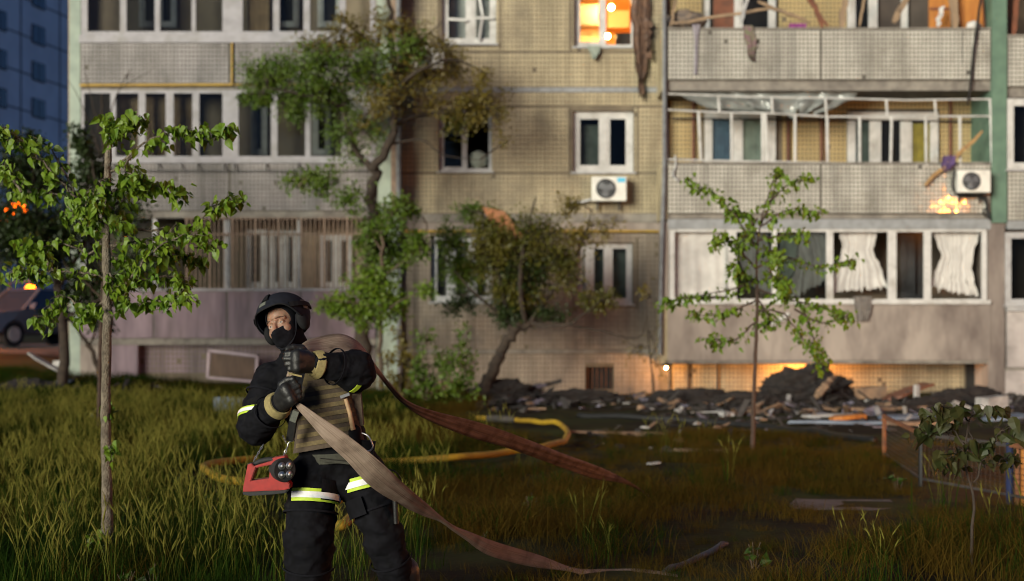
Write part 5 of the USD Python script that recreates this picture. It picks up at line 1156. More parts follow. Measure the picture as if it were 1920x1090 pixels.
hs = np.where(near_hose(x, y, .5), hs * .38, hs)
near_legs = np.hypot(x + .9, y - 7.0) < .55
gsel &= ~near_legs; dsel &= ~near_legs
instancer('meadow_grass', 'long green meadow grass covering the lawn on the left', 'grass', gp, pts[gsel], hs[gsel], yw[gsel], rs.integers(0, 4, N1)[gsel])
instancer('dry_lit_grass', 'straggling dry brown grass on the right lawn with amber light in its colour', 'grass', dp_, pts[dsel], hs[dsel], yw[dsel], rs.integers(0, 4, N1)[dsel])
N2 = 4200
x, y, rs = field(N2, 7.6, 22, 2); dry = dry_share(x, y); keep = ~bare(x, y) & (rs.random(N2) > .98 * dry ** .7) & (np.hypot(x + .9, y - 7.0) > .6)
q = np.stack([x * .7, y * .7, 0 * x], -1); keep &= (meshkit.fbm(q, 2, 31) > .42) | ((y < 9.6) & (x < .2)); keep &= ~near_hose(x, y, .4)
pts = np.stack([x, y, ground_h(x, y)], 1)
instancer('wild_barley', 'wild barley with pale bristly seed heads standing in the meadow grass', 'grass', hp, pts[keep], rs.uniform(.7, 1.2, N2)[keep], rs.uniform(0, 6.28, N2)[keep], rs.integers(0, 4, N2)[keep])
M['leaf_weed'] = leafmat('leaf_weed', (.035, .075, .010), (.075, .115, .016), 5)
def rosette(seed):
    rs = np.random.default_rng(seed); n = rs.integers(7, 12); pos = np.stack([rs.normal(0, .05, n), rs.normal(0, .05, n), rs.uniform(.04, .20, n)], 1)
    v, f = leaves_mesh(pos * .8, .050, rs, -.15, True); st = MB()
    for p_ in pos: st.tube([[p_[0] * .2, p_[1] * .2, -.02], p_ * [.6, .6, .7], p_], .0022, 4, False)
    return [('leaves', (v, f), M['leaf_weed']), ('stems', st.mesh(), M['bark'])]
N3 = 300
x, y, rs = field(N3, 7.6, 24, 12); q = np.stack([x * .6, y * .6, 0 * x], -1); keep = ~bare(x, y) & (meshkit.fbm(q, 2, 91) > .50) & (np.hypot(x + .9, y - 7.0) > .6) & (rs.random(N3) > .6 * dry_share(x, y))
pts = np.stack([x, y, ground_h(x, y)], 1)
instancer('broad_leaved_weeds', 'low broad leaved weeds scattered through the grass', 'weeds', [rosette(400 + i) for i in range(5)], pts[keep], rs.uniform(.5, 1.0, N3)[keep], rs.uniform(0, 6.28, N3)[keep], rs.integers(0, 5, N3)[keep])
# ---------------------------------------------------------------- the firefighter
YP = 7.0
def Q(px, py, d=0.0): return P(px, py, YP + d)
def unit(v): v = np.asarray(v, float); return v / np.linalg.norm(v)
def cap(p, a, b, ra, rb):
    ab = b - a; h = np.clip((p - a) @ ab / (ab @ ab), 0, 1)
    return np.linalg.norm(p - a - h[:, None] * ab, axis=1) - (ra + (rb - ra) * h)
def ell(p, c, r, R=None):
    q = p - c
    if R is not None: q = q @ R.T
    k = np.linalg.norm(q / r, axis=1); g = np.linalg.norm(q / np.square(r), axis=1)
    return k * (k - 1) / (g + 1e-9)
def smin(a, b, k):
    h = np.clip(.5 + .5 * (b - a) / k, 0, 1)
    return b + (a - b) * h - k * h * (1 - h)
def smany(ds, k):
    d = ds[0]
    for e in ds[1:]: d = smin(d, e, k)
    return d

NB, CH, T2, PV = Q(564, 682, .02), Q(592, 738, .03), Q(614, 795, .03), Q(632, 864, .04)
shR, elR, wrR = Q(506, 716, .03), Q(480, 799, -.06), Q(524, 757, -.24)
shL, elL, wrL = Q(624, 690, .06), Q(664, 696, -.13), Q(598, 681, -.26)
hpR, knR, anR = Q(588, 890, .0), Q(580, 1000, -.07), Q(577, 1142, .02)
hpL, knL, anL = Q(678, 888, .04), Q(716, 1000, .0), Q(754, 1112, .10)
SD = unit(shL - shR)
yaw, roll, pitch = math.radians(20), math.radians(25), math.radians(12)
hf = np.array([-math.sin(yaw) * math.cos(pitch), -math.cos(yaw) * math.cos(pitch), math.sin(pitch)])
hr = np.array([math.cos(yaw), -math.sin(yaw), 0.0])
hu = np.cross(hf, hr)
def ry(v):  # tilt of the head towards the left of the picture
    c, s = math.cos(roll), math.sin(roll)
    return np.array([v[0] * c - v[2] * s, v[1], v[0] * s + v[2] * c])
hf, hr, hu = ry(hf), ry(hr), ry(hu)
HO = Q(517, 609, -.14) - .080 * hf
HR = np.stack([hr, hf, hu])                          # rows: right, forward, up
def hw(u, f, w): return HO + u * hr + f * hf + w * hu
def head_sdf(p, detail=True):
    q = (p - HO) @ HR.T
    d = smany([ell(q, np.array([0, -.018, .040]), np.array([.076, .096, .088])), ell(q, np.array([0, .022, -.040]), np.array([.059, .068, .078]))], .03)
    if detail:
        d = smin(d, cap(q, np.array([0, .087, .006]), np.array([0, .108, -.034]), .0075, .0115), .012)
        for s in (-1, 1):
            d = smin(d, cap(q, np.array([s * .013, .092, -.037]), np.array([s * .010, .098, -.038]), .0085, .0085), .008)
            d = smin(d, cap(q, np.array([s * .046, .064, .019]), np.array([s * .014, .087, .021]), .0065, .008), .014)
            d = smin(d, ell(q, np.array([s * .038, .060, -.032]), np.array([.019, .018, .018])), .03)
            d = -smin(-d, ell(q, np.array([s * .0315, .098, -.001]), np.array([.0180, .018, .0100])), .007)
            ec = np.array([s * .0315, .0730, -.0008]); qe = q - ec
            lid = np.maximum(np.linalg.norm(qe, axis=1) - .0146, -ell(qe, np.array([0, .014, -.0004]), np.array([.0118, .03, .0044])))
            d = smin(d, lid, .0030)
            d = smin(d, ell(q, np.array([s * .078, -.012, -.008]), np.array([.010, .020, .032])), .008)
        d = smin(d, cap(q, np.array([-.022, .083, -.068]), np.array([.022, .083, -.068]), .006, .006), .008)
        d = smin(d, cap(q, np.array([-.018, .081, -.079]), np.array([.018, .081, -.079]), .007, .007), .008)
    return d
def neck_sdf(p, r): return cap(p, hw(0, -.02, -.06), NB, r, r + .01)

def hand_frame(W, a, n):
    a = unit(a); n = unit(n - (n @ a) * a if False else np.asarray(n) - (np.asarray(n) @ a) * a); return a, n
def hand_sdf(p, W, a, n, t, s=1.0, fat=0.0):
    """palm, four curled fingers of unequal length and a thumb closed against them"""
    a, n, t = unit(a), unit(n), unit(t)
    at = lambda x, y, z: W + s * (x * a + y * t + z * n)
    d = smany([cap(p, at(.0, .0, 0), at(.045, .018, 0), (.028 + fat) * s, (.024 + fat) * s), cap(p, at(.0, -.008, 0), at(.085, -.026, 0), (.026 + fat) * s, (.018 + fat) * s),
               cap(p, at(.03, .018, 0), at(.088, .028, .002), (.022 + fat) * s, (.018 + fat) * s), cap(p, at(.05, 0, 0), at(.090, .004, .003), (.020 + fat) * s, (.018 + fat) * s)], .018)
    rot = lambda ang: math.cos(ang) * a - math.sin(ang) * n
    for i, (off, l1, l2, l3) in enumerate(((.031, .043, .030, .022), (.010, .047, .033, .024), (-.011, .044, .030, .023), (-.030, .036, .024, .020))):
        b = at(.092 - .004 * abs(i - 1), off, .002)
        c1 = b + s * l1 * unit(rot(math.radians(62 + 3 * i)) + .04 * t)
        c2 = c1 + s * l2 * rot(math.radians(150 + 4 * i)); c3 = c2 + s * l3 * rot(math.radians(212))
        fr = (.0098 - .0006 * i + fat * .55) * s
        f = smany([cap(p, b, c1, fr * 1.08, fr), cap(p, c1, c2, fr, fr * .95), cap(p, c2, c3, fr * .95, fr * .85)], .004)
        d = smin(d, f, .006)
    b = at(.020, .030, -.008); c1 = b + s * .040 * unit(.55 * a + .75 * t - .25 * n); c2 = c1 + s * .034 * unit(.85 * a + .05 * t - .5 * n); c3 = c2 + s * .026 * unit(.8 * a - .35 * t - .45 * n)
    tr = (.0115 + fat * .6) * s
    d = smin(d, smany([cap(p, b, c1, tr * 1.25, tr), cap(p, c1, c2, tr, tr * .95), cap(p, c2, c3, tr * .95, tr * .8)], .005), .010)
    return d
HANDS = []
for W_, a_, n_, t_ in ((wrL + np.array([-.030, -.006, -.002]), [-.60, -.78, .12], [.78, -.60, .12], [.05, .1, 1]), (wrR + np.array([.006, -.004, .002]), [.50, -.74, .46], [-.70, -.62, -.25], [-.6, .1, .8])):
    a_ = unit(a_); n_ = np.array(n_); n_ = unit(n_ - (n_ @ a_) * a_); c_ = np.cross(a_, n_); HANDS.append((W_, a_, n_, c_ * (1 if c_ @ np.array(t_) > 0 else -1)))
HS = 1.16

# body: one continuous figure, head and trunk meshed at their own fineness and joined
def body_sdf(p):
    tr = smany([cap(p, CH + s * .05 * SD, PV + s * .05 * SD, .085, .09) for s in (-1, 1)], .06)
    parts = [tr, cap(p, shR, shL, .05, .05), cap(p, shR, elR, .05, .042), cap(p, elR, wrR, .042, .028), cap(p, shL, elL, .05, .042), cap(p, elL, wrL, .042, .028),
             cap(p, hpR, knR, .085, .058), cap(p, knR, anR, .058, .045), cap(p, hpL, knL, .085, .058), cap(p, knL, anL, .058, .045),
             cap(p, anR, anR + [-.02, -.02, -.05], .045, .042), cap(p, anR + [-.02, -.0, -.06], anR + [-.03, -.19, -.075], .042, .034), cap(p, anL, anL + [.02, .0, -.11], .045, .042), cap(p, anL + [.02, .03, -.14], anL + [.05, -.17, -.16], .042, .034),
             neck_sdf(p, .050)]
    return smany(parts, .035)
bd = surface_nets(body_sdf, [-1.35, 6.6, -.02], [-.40, 7.4, 1.5], .014)
hd = surface_nets(lambda p: smin(head_sdf(p), neck_sdf(p, .050), .02), HO - .155, HO + .165, .0036)
def manif(vf):
    t = trimesh.Trimesh(*vf, process=False); trimesh.smoothing.filter_taubin(t, iterations=6)
    return m3.Manifold(m3.Mesh(np.asarray(t.vertices, np.float32), np.asarray(t.faces, np.uint32)))
def hands_mesh(k, h): 
    W, a, n, t = HANDS[k]
    return surface_nets(lambda p: hand_sdf(p, W, a, n, t, 1.0), W - .17, W + .17, h)
whole = manif(bd) + manif(hd)
for k in (0, 1): whole = whole + manif(hands_mesh(k, .0042))
if whole.is_empty(): whole = trimesh.util.concatenate([trimesh.Trimesh(*bd), trimesh.Trimesh(*hd)])
M['skin'] = usdkit.material(stage, '/World/Looks/skin', {
    'geo': ('geometry', {}), 'n': ('noise_texture', {'scale': 55, 'detail': 5}), 'r': ('rgb_ramp', {'ramp': [(.3, (.20, .108, .072)), (.7, (.28, .158, .105))]}),
    'n2': ('noise_texture', {'scale': 420, 'detail': 3}), 'b': ('bump', {'strength': .25, 'distance': .002}),
    'p': ('principled_bsdf', {'roughness': .5, 'subsurface_weight': .25, 'subsurface_scale': .006, 'specular_ior_level': .35})},
    [('geo.position', 'n.vector'), ('n.fac', 'r.fac'), ('r.color', 'p.base_color'), ('geo.position', 'n2.vector'), ('n2.fac', 'b.height'), ('b.normal', 'p.normal')], surface='p.BSDF')
M['cloth_black'] = mat('cloth_black', (.0055, .0055, .0078), (.003, .003, .004), rough=.85, scale=26, spec=.12, bump=.5, bscale=180, dirt=(.015, .014, .0125), dscale=9, dstops=(.60, .80), bdist=.003)
M['knit'] = mat('knit', (.009, .009, .012), (.006, .006, .008), rough=.95, scale=90, spec=.1, bump=.6, bscale=400, bdist=.003)
M['leather'] = mat('leather', (.007, .007, .0075), (.013, .0125, .012), rough=.5, scale=40, spec=.4, bump=.5, bscale=130, dirt=(.045, .042, .038), dscale=22, dstops=(.62, .76), bdist=.003)
M['helmet'] = mat('helmet', (.012, .0135, .020), (.008, .009, .013), rough=.85, scale=40, spec=.15, bump=.12, bscale=260, dirt=(.05, .05, .05), dscale=30, dstops=(.66, .74), bdist=.003)
M['helmet_trim'] = mat('helmet_trim', (.008, .008, .009), (.012, .012, .013), rough=.85, scale=50, spec=.15)
M['velcro'] = mat('velcro', (.11, .115, .095), (.08, .085, .07), rough=.95, scale=200)
M['tan_cuff'] = mat('tan_cuff', (.26, .21, .085), (.19, .15, .065), rough=.85, scale=60, bump=.3, bdist=.003)
M['vest'] = mat('vest', (.080, .058, .040), (.056, .041, .029), rough=.95, scale=60, bump=.5, bscale=500, bdist=.003)
M['webbing'] = mat('webbing', (.145, .108, .052), (.10, .076, .038), rough=.95, scale=45, bump=.5, bscale=600, bdist=.003)
M['belt'] = mat('belt', (.045, .045, .033), (.03, .03, .023), rough=.9, scale=60, bump=.3, bdist=.003)
M['lime'] = mat('lime', (.42, .56, .03), (.33, .45, .03), rough=.6, scale=50)
M['eye_white'] = mat('eye_white', (.36, .31, .28), (.30, .25, .23), rough=.2, scale=60)
M['iris'] = mat('iris', (.03, .025, .02), (.05, .04, .03), rough=.1, scale=200)
M['brow'] = mat('brow', (.10, .06, .04), (.07, .045, .03), rough=.9, scale=200)
man = thing('person', 'firefighter in black gear, helmet and face mask hauling a flat hose over the shoulder', 'person')
obj('body', whole, M['skin'], man, smooth=True)
for s in (-1, 1):
    e = trimesh.creation.icosphere(3, .0125); e.apply_translation(hw(s * .0315, .0730, -.0008)); ey = obj('eye', e, M['eye_white'], man, smooth=True)
    i = trimesh.creation.icosphere(3, .0062); i.apply_translation(hw(s * .0315 + .0012, .0799, -.0006)); obj('iris', i, M['iris'], ey, smooth=True)
    m = MB(); m.tube([hw(s * .050, .0715, .0215), hw(s * .038, .0855, .0265), hw(s * .024, .0935, .0255), hw(s * .014, .0955, .0225)], [.0012, .0021, .0023, .0015], 6); obj('eyebrow', m, M['brow'], man, smooth=True)
# balaclava with an oval opening
def bala(p):
    q = (p - HO) @ HR.T
    d = smany([head_sdf(p, False) - .0085, neck_sdf(p, .066), ell(q, np.array([0, .078, -.045]), np.array([.026, .050, .030]))], .025)
    d = smin(d, cap(p, NB, NB + np.array([0, 0, .02]), .085, .08), .03)
    d = d - .004 * (meshkit.fbm(p * 38, 3, 5) - .5) * 2 * sstep(.0, -.08, q[:, 2])
    ov = ell(q, np.array([.004, .06, .018]), np.array([.061, .30, .066]))
    ov = np.maximum(ov, -q[:, 1] + .01)
    ov = np.maximum(ov, -(q[:, 2] + .032 - .36 * q[:, 0]))
    return -smin(-d, ov, .006)
b = surface_nets(bala, HO - .22, HO + .17, .0042)
obj('balaclava', b, M['knit'], man, smooth=True)
# helmet
def helmet_mesh():
    c, r = np.array([0, -.016, .048]), np.array([.126, .150, .118])
    na, ne = 72, 26
    rows = []
    for lay in (0, 1):
        rr = r - .010 * lay
        for j in range(ne + 1):
            row = []
            for i in range(na):
                a = 2 * np.pi * i / na                      # 0 = front
                fr = (1 + math.cos(a)) / 2
                thr = .080 * sstep(.62, .95, fr) + .012 * (1 - sstep(.62, .95, fr)) - .055 * sstep(.5, .1, fr) - .02 * math.exp(-((fr - .45) / .2) ** 2)
                tmax = math.acos(np.clip((thr - c[2]) / rr[2], -.95, .95))
                th = tmax * j / ne
                flare = 1 + .03 * sstep(.8, 1, j / ne)
                x = np.array([math.sin(th) * math.sin(a) * flare, math.sin(th) * math.cos(a) * flare, math.cos(th)])
                row.append(hw(*(c + rr * x)))
            rows.append(row)
    V = np.array(rows).reshape(-1, 3); n = ne + 1
    f = []
    for lay in (0, 1):
        for j in range(ne):
            for i in range(na):
                q = [lay * n * na + j * na + i, lay * n * na + j * na + (i + 1) % na, lay * n * na + (j + 1) * na + (i + 1) % na, lay * n * na + (j + 1) * na + i]
                f.append(q if lay else q[::-1])
    for i in range(na):
        f.append([ne * na + i, ne * na + (i + 1) % na, n * na + ne * na + (i + 1) % na, n * na + ne * na + i])
    rim = [rows[ne][i] for i in range(na)] + [rows[ne][0]]
    return (V, np.array(f)), np.array(rim), c, r
hm, rim, hc, hrad = helmet_mesh()
hel = obj('helmet', hm, M['helmet'], man, smooth=50)
obj('rim_trim', tube(rim, .0042, 6, False), M['helmet_trim'], hel, smooth=True)
def on_helmet(az, el, off=.0):
    x = np.array([math.cos(el) * math.sin(az), math.cos(el) * math.cos(az), math.sin(el)])
    return hw(*(hc + (hrad + off) * x))
def helmet_patch(a0, a1, e0, e1, off, t):
    n = 8; V = []
    for o in (off, off + t):
        for i in range(n + 1):
            for j in range(3): V.append(on_helmet(a0 + (a1 - a0) * i / n, e0 + (e1 - e0) * j / 2, o))
    f = []
    idx = lambda o, i, j: o * (n + 1) * 3 + i * 3 + j
    for i in range(n):
        for j in range(2):
            f += [[idx(1, i, j), idx(1, i + 1, j), idx(1, i + 1, j + 1), idx(1, i, j + 1)], [idx(0, i, j), idx(0, i, j + 1), idx(0, i + 1, j + 1), idx(0, i + 1, j)]]
        f += [[idx(0, i, 0), idx(0, i + 1, 0), idx(1, i + 1, 0), idx(1, i, 0)], [idx(0, i, 2), idx(1, i, 2), idx(1, i + 1, 2), idx(0, i + 1, 2)]]
    return np.array(V), np.array(f)
D2 = math.radians
obj('velcro_patch', helmet_patch(D2(-22), D2(2), D2(27), D2(37), 0, .002), M['velcro'], hel)
obj('velcro_patch', helmet_patch(D2(84), D2(100), D2(-6), D2(16), .004, .003), M['velcro'], hel)
obj('shroud', helmet_patch(D2(-9), D2(9), D2(38), D2(62), 0, .009), M['helmet_trim'], hel)
for s in (-1, 1):
    obj('side_rail', helmet_patch(s * D2(52), s * D2(128), D2(0), D2(11), .001, .011), M['helmet_trim'], hel)
    e = trimesh.creation.icosphere(3, 1.0); e.apply_scale([.027, .042, .052]); e.apply_transform(np.vstack([np.column_stack([HR.T, hw(s * .098, -.012, -.012)]), [0, 0, 0, 1]]))
    obj('ear_cup', e, M['helmet_trim'], hel, smooth=True)
    st = spline([hw(s * .088, .018, .02), hw(s * .068, .030, -.05), hw(s * .048, .050, -.094), hw(s * .018, .070, -.120), hw(0, .070, -.123)], 5)
    m = MB()
    for i in range(len(st) - 1): m.bar(st[i], st[i + 1], .009, .002, up=tuple(hf))
    obj('chin_strap', m, M['knit'], hel)
# jacket
def folds(p, amp, seed, sc=(13, 13, 17)):
    n = meshkit.fbm(p * np.array(sc), 3, seed)
    r = 1 - np.abs(2 * meshkit.fbm(p * np.array(sc) * .8 + 7.3, 2, seed + 9) - 1) * 2
    return amp * ((n - .5) * 1.6 + .55 * (r - .4))
def jacket(p):
    tr = smany([cap(p, CH + s * .055 * SD, PV + s * .052 * SD, .118, .122) for s in (-1, 1)], .07)
    tr = smany([tr, cap(p, shR + SD * .03, shL - SD * .02, .085, .08), cap(p, NB - [0, 0, .03], NB + unit(HO - NB) * .045, .098, .080)], .06)
    ar = smin(cap(p, shR, elR, .088, .084), cap(p, elR, wrR - unit(wrR - elR) * .03, .084, .060), .03)
    al = smin(cap(p, shL, elL, .080, .096), cap(p, elL, wrL - unit(wrL - elL) * .02, .096, .055), .03)
    d = smany([tr, ar, al], .03)
    cr = np.abs(meshkit.fbm(p * np.array([22, 22, 34]) + .6 * np.sin(p[:, [2, 0, 1]] * 30), 2, 71) - .5)
    return d - folds(p, .017, 21) + .012 * np.clip(.10 - cr, 0, 1) * 3
obj('jacket', surface_nets(jacket, [-1.47, 6.52, .74], [-.62, 7.30, 1.50], .0075), M['cloth_black'], man, smooth=True)
# trousers
def trousers(p):
    hips = smany([cap(p, PV + s * .055 * SD * [1, 1, .3] - [0, 0, .01], PV + s * .06 * SD * [1, 1, .2] - [0, 0, .07], .128, .125) for s in (-1, 1)], .06)
    r = smin(cap(p, hpR, knR, .124, .114), cap(p, knR, anR, .114, .112), .03)
    l = smin(cap(p, hpL, knL, .116, .094), cap(p, knL, anL, .094, .082), .03)
    cr = np.abs(meshkit.fbm(p * np.array([16, 16, 26]) + .6 * np.sin(p[:, [2, 0, 1]] * 24), 2, 72) - .5)
    return smany([hips, r, l], .035) - folds(p, .024, 44, (9, 9, 13)) + .012 * np.clip(.10 - cr, 0, 1) * 3
tro = obj('trousers', surface_nets(trousers, [-1.30, 6.6, .08], [-.42, 7.35, .95], .0085), M['cloth_black'], man, smooth=True)
# rubber boots with a light cuff
def boot(an, d1, d2):
    return lambda p: smany([cap(p, an + [0, 0, .10], an + d1, .088, .066), cap(p, an + d1 + [0, .02, -.005], an + d2, .062, .050)], .03)
for an, d1, d2 in ((anR, np.array([-.01, .0, -.035]), np.array([-.03, -.20, -.045])), (anL, np.array([.025, .03, -.12]), np.array([.05, -.18, -.135]))):
    bt = obj('boot', surface_nets(boot(an, d1, d2), an - [.2, .35, .24], an + [.25, .25, .24], .012), M['leather'], man, smooth=True)

def band(a, b, t, r, hh, mat_, parent, name, lift=.004, arc=(-100, 100), toward=(0, -1, 0), th=.003, n=22, skew=0.0, hole=None):
    """a strip worn round a limb from a to b at fraction t"""
    ax = unit(b - a); c = a + (b - a) * t
    u = unit(np.array(toward) - (np.array(toward) @ ax) * ax); w = np.cross(ax, u)
    V = []
    for k in (-1, 1):
        for o in (0, th):
            for g in np.radians(np.linspace(*arc, n)):
                V.append(c + ax * (k * hh + skew * math.sin(g) * r) + (r + lift + o) * (math.cos(g) * u + math.sin(g) * w))
    i = np.arange(n - 1); N = n
    f = [np.stack([N * a_ + i, N * a_ + i + 1, N * b_ + i + 1, N * b_ + i], 1) for a_, b_ in ((1, 3), (0, 1), (3, 2))]
    return obj(name, (np.array(V), np.vstack(f)), mat_, parent, smooth=40)
for (a, b, t, r, sk, ar) in ((hpR, knR, .40, .124, .0, (-100, 38)), (hpL, knL, .16, .118, -.10, (-62, 100))):
    q = band(a, b, t, r, .031, M['lime'], man, 'reflective_band', lift=.011, skew=sk, arc=ar)
    band(a, b, t, r, .015, M['reflect'], q, 'silver_stripe', lift=.0155, skew=sk, arc=(ar[0] + 1, ar[1] - 1))
q = band(shR, elR, .74, .086, .019, M['lime'], man, 'reflective_band', lift=.010, arc=(-20, 110), skew=.3); band(shR, elR, .74, .086, .009, M['reflect'], q, 'silver_stripe', lift=.0145, arc=(-20, 110), skew=.3)
band(elL, wrL, .06, .094, .012, M['lime'], man, 'reflective_band', lift=.012, arc=(-66, -30))
q = band(anL + np.array([0, 0, .13]), anL, .78, .092, .020, M['lime'], man, 'boot_band', lift=.006, arc=(-180, 180)); band(anL + np.array([0, 0, .13]), anL, .78, .092, .010, M['reflect'], q, 'silver_stripe', lift=.010, arc=(-180, 180))
# seams, flaps and knee reinforcement
for (a, b, t, r, ar) in ((hpR, knR, .66, .122, (-110, 110)), (hpL, knL, .60, .104, (-110, 110)), (knR, anR, .42, .118, (-110, 110)), (knL, anL, .45, .094, (-110, 110))):
    band(a, b, t, r, .005, M['knit'], man, 'seam', lift=.010, arc=ar)
band(hpL, knL, .50, .110, .045, M['cloth_black'], man, 'pocket_flap', lift=.013, arc=(10, 70), th=.006)
band(hpR, knR, .30, .126, .05, M['cloth_black'], man, 'pocket_flap', lift=.010, arc=(-80, -25), th=.006)
band(elR, wrR, .62, .072, .006, M['knit'], man, 'seam', lift=.010, arc=(-150, 150)); band(elL, wrL, .55, .078, .006, M['knit'], man, 'seam', lift=.010, arc=(-150, 150))
band(shR, elR, .30, .088, .005, M['knit'], man, 'seam', lift=.010, arc=(-120, 120))
# gloves with cuffs
for k in (0, 1):
    W, a, n, t = HANDS[k]
    gl_ = obj('glove', surface_nets(lambda p: np.where(True, hand_sdf(p, W, a, n, t, HS, .006) - .0016 * (meshkit.fbm(p * 45, 2, 3) - .5) * 2, 0), W - .19, W + .19, .0045), M['leather'], man, smooth=True)
    aa = unit(a); e = (elL, elR)[k]
    ax_ = unit(e - W)
    obj('glove_cuff', tube(np.array([W - ax_ * .002, W + ax_ * .014, W + ax_ * .034, W + ax_ * .042]), [.058, .066, .071, .066], 20), M['tan_cuff'], gl_, smooth=40)
obj('glove_strap', band(wrL, wrL + np.array([-.05, 0, -.05]), .5, .030, .012, M['tan_cuff'], man, 'glove_tab', lift=.015).GetParent() and MB().bar(Q(541, 700, -.335), Q(566, 706, -.33), .03, .008), M['tan_cuff'], man)
# plate carrier
TL, TR_, BL, BR_ = (568, 716), (650, 704), (549, 851), (684, 828)
def vest_pt(u, v, o):
    px = (1 - v) * ((1 - u) * TL[0] + u * TR_[0]) + v * ((1 - u) * BL[0] + u * BR_[0])
    py = (1 - v) * ((1 - u) * TL[1] + u * TR_[1]) + v * ((1 - u) * BL[1] + u * BR_[1])
    d = -.100 - .050 * max(math.sin(math.pi * u), 0) ** .6 - o + .012 * v
    return Q(px, py, d)
def vest_panel(u0, u1, v0, v1, o0, o1, nu=16, nv=4):
    V = [vest_pt(u0 + (u1 - u0) * i / nu, v0 + (v1 - v0) * j / nv, o) for o in (o0, o1) for i in range(nu + 1) for j in range(nv + 1)]
    idx = lambda o, i, j: (o * (nu + 1) + i) * (nv + 1) + j
    f = []
    for i in range(nu):
        for j in range(nv): f.append([idx(1, i, j), idx(1, i, j + 1), idx(1, i + 1, j + 1), idx(1, i + 1, j)])
        f.append([idx(0, i, 0), idx(1, i, 0), idx(1, i + 1, 0), idx(0, i + 1, 0)]); f.append([idx(1, i, nv), idx(0, i, nv), idx(0, i + 1, nv), idx(1, i + 1, nv)])
    for j in range(nv):
        f.append([idx(0, 0, j), idx(0, 0, j + 1), idx(1, 0, j + 1), idx(1, 0, j)]); f.append([idx(1, nu, j), idx(1, nu, j + 1), idx(0, nu, j + 1), idx(0, nu, j)])
    return np.array(V), np.array(f)
vest = obj('armour_vest', vest_panel(0, 1, 0, 1, -.04, .012, 20, 8), M['vest'], man, smooth=40)
for k in range(7):
    v0 = .10 + k * .128
    obj('webbing_row', vest_panel(.03, .97, v0, v0 + .062, .011, .0175, 20, 2), M['webbing'], vest)
obj('shoulder_strap', MB().bar(Q(578, 726, -.13), Q(590, 678, -.13), .06, .014, up=(0, 1, 0)), M['webbing'], vest)
# belt kit on the right of the picture
obj('waist_belt', band(Q(632, 840, .03), Q(634, 870, .03), .5, .172, .024, M['belt'], man, 'belt_panel', lift=-.014, arc=(-75, 75)).GetParent() and MB().bar(Q(600, 862, -.155), Q(655, 868, -.145), .05, .012), M['belt'], man)
pouch = obj('belt_pouch', trimesh.creation.capsule(.07, .032).apply_transform(trimesh.transformations.translation_matrix(Q(664, 822, -.12))), M['cloth_black'], man, smooth=True)
obj('side_pouch', MB().bar(Q(667, 738, -.09), Q(672, 798, -.08), .052, .05, up=(0, 1, 0)), M['vest'], man)
obj('tool_pouch', MB().bar(Q(690, 826, -.10), Q(684, 862, -.10), .075, .05, up=(0, 1, 0)), M['cloth_black'], man)
axe = obj('axe_handle', MB().tube([Q(648, 748, -.165), Q(656, 775, -.160), Q(662, 806, -.150)], [.010, .011, .012], 10), mat('ash_wood', (.36, .24, .13), (.28, .18, .10), rough=.6, scale=30), man, smooth=40)
obj('axe_head', MB().bar(Q(638, 745, -.172), Q(655, 739, -.168), .022, .014), M['steel'], axe)
obj('carabiner', tube(spline([Q(678, 812, -.17), Q(690, 818, -.18), Q(699, 836, -.18), Q(694, 845, -.18), Q(686, 846, -.18)], 5), .0042, 7), M['steel'], man, smooth=True)
obj('cord', tube(spline([Q(690, 847, -.18), Q(702, 862, -.18), Q(716, 880, -.17)], 4), .004, 6), mat('cord_orange', (.45, .16, .05), rough=.7), man)
obj('ring', tube(np.array([Q(724, 918, -.10) + .028 * np.array([math.cos(g), -.1, math.sin(g)]) for g in np.linspace(0, 2 * np.pi, 25)]), .004, 6, False), M['steel'], man, smooth=True)
obj('torch', MB().tube([Q(740, 930, -.08), Q(743, 982, -.07)], [.013, .012], 10), M['leather'], man, smooth=40)
obj('cable_loop', tube(spline([Q(722, 880, -.14), Q(740, 884, -.14), Q(752, 900, -.12), Q(746, 916, -.1), Q(738, 926, -.09)], 5), .0035, 6), M['black'], man)
obj('chest_strap', MB().bar(Q(552, 772, -.27), Q(543, 826, -.21), .034, .018, up=(0, 1, 0)), M['leather'], man)
obj('strap_grip', MB().bar(Q(556, 770, -.285), Q(549, 790, -.27), .030, .022, up=(0, 1, 0)), M['velcro'], man)

# ---------------------------------------------------------------- red hand lamp hanging from the strap
lamp = thing('hand_lamp', 'red hand lamp with black grip hanging from the firefighter\'s strap', 'lamp')
M['red_plastic'] = mat('red_plastic', (.33, .022, .018), (.25, .018, .015), rough=.38, scale=30, dirt=(.20, .03, .025), dscale=24, dstops=(.55, .75), bump=.05, bdist=.003)
M['rubber'] = mat('rubber', (.014, .014, .015), (.02, .02, .02), rough=.7, scale=60, bump=.3, bdist=.003)
from shapely.geometry import Polygon
YLP = YP - .20
def lp(x, y, d=0.0): return P(420 + x / 3.6325, 790 + y / 3.6325, YLP + d)
def lamp_poly(outer, holes, d0, d1, bev=.004):
    to = lambda pts: [(X(420 + x / 3.6325, YLP), Z(790 + y / 3.6325, YLP)) for x, y in pts]
    pg = Polygon(to(outer), [to(h) for h in holes])
    rings = []
    parts_ = []
    for (z0, z1, inset) in ((d0 + bev, d1 - bev, 0), (d0, d0 + bev, -bev), (d1 - bev, d1, -bev)):
        g = pg.buffer(inset, join_style=1) if inset else pg
        e = trimesh.creation.extrude_polygon(g, z1 - z0, engine='earcut')
        v = e.vertices.copy(); e = trimesh.Trimesh(np.stack([v[:, 0], YLP + z0 + v[:, 2], v[:, 1]], 1), e.faces[:, ::-1], process=False)
        parts_.append(e)
    return trimesh.util.concatenate(parts_)
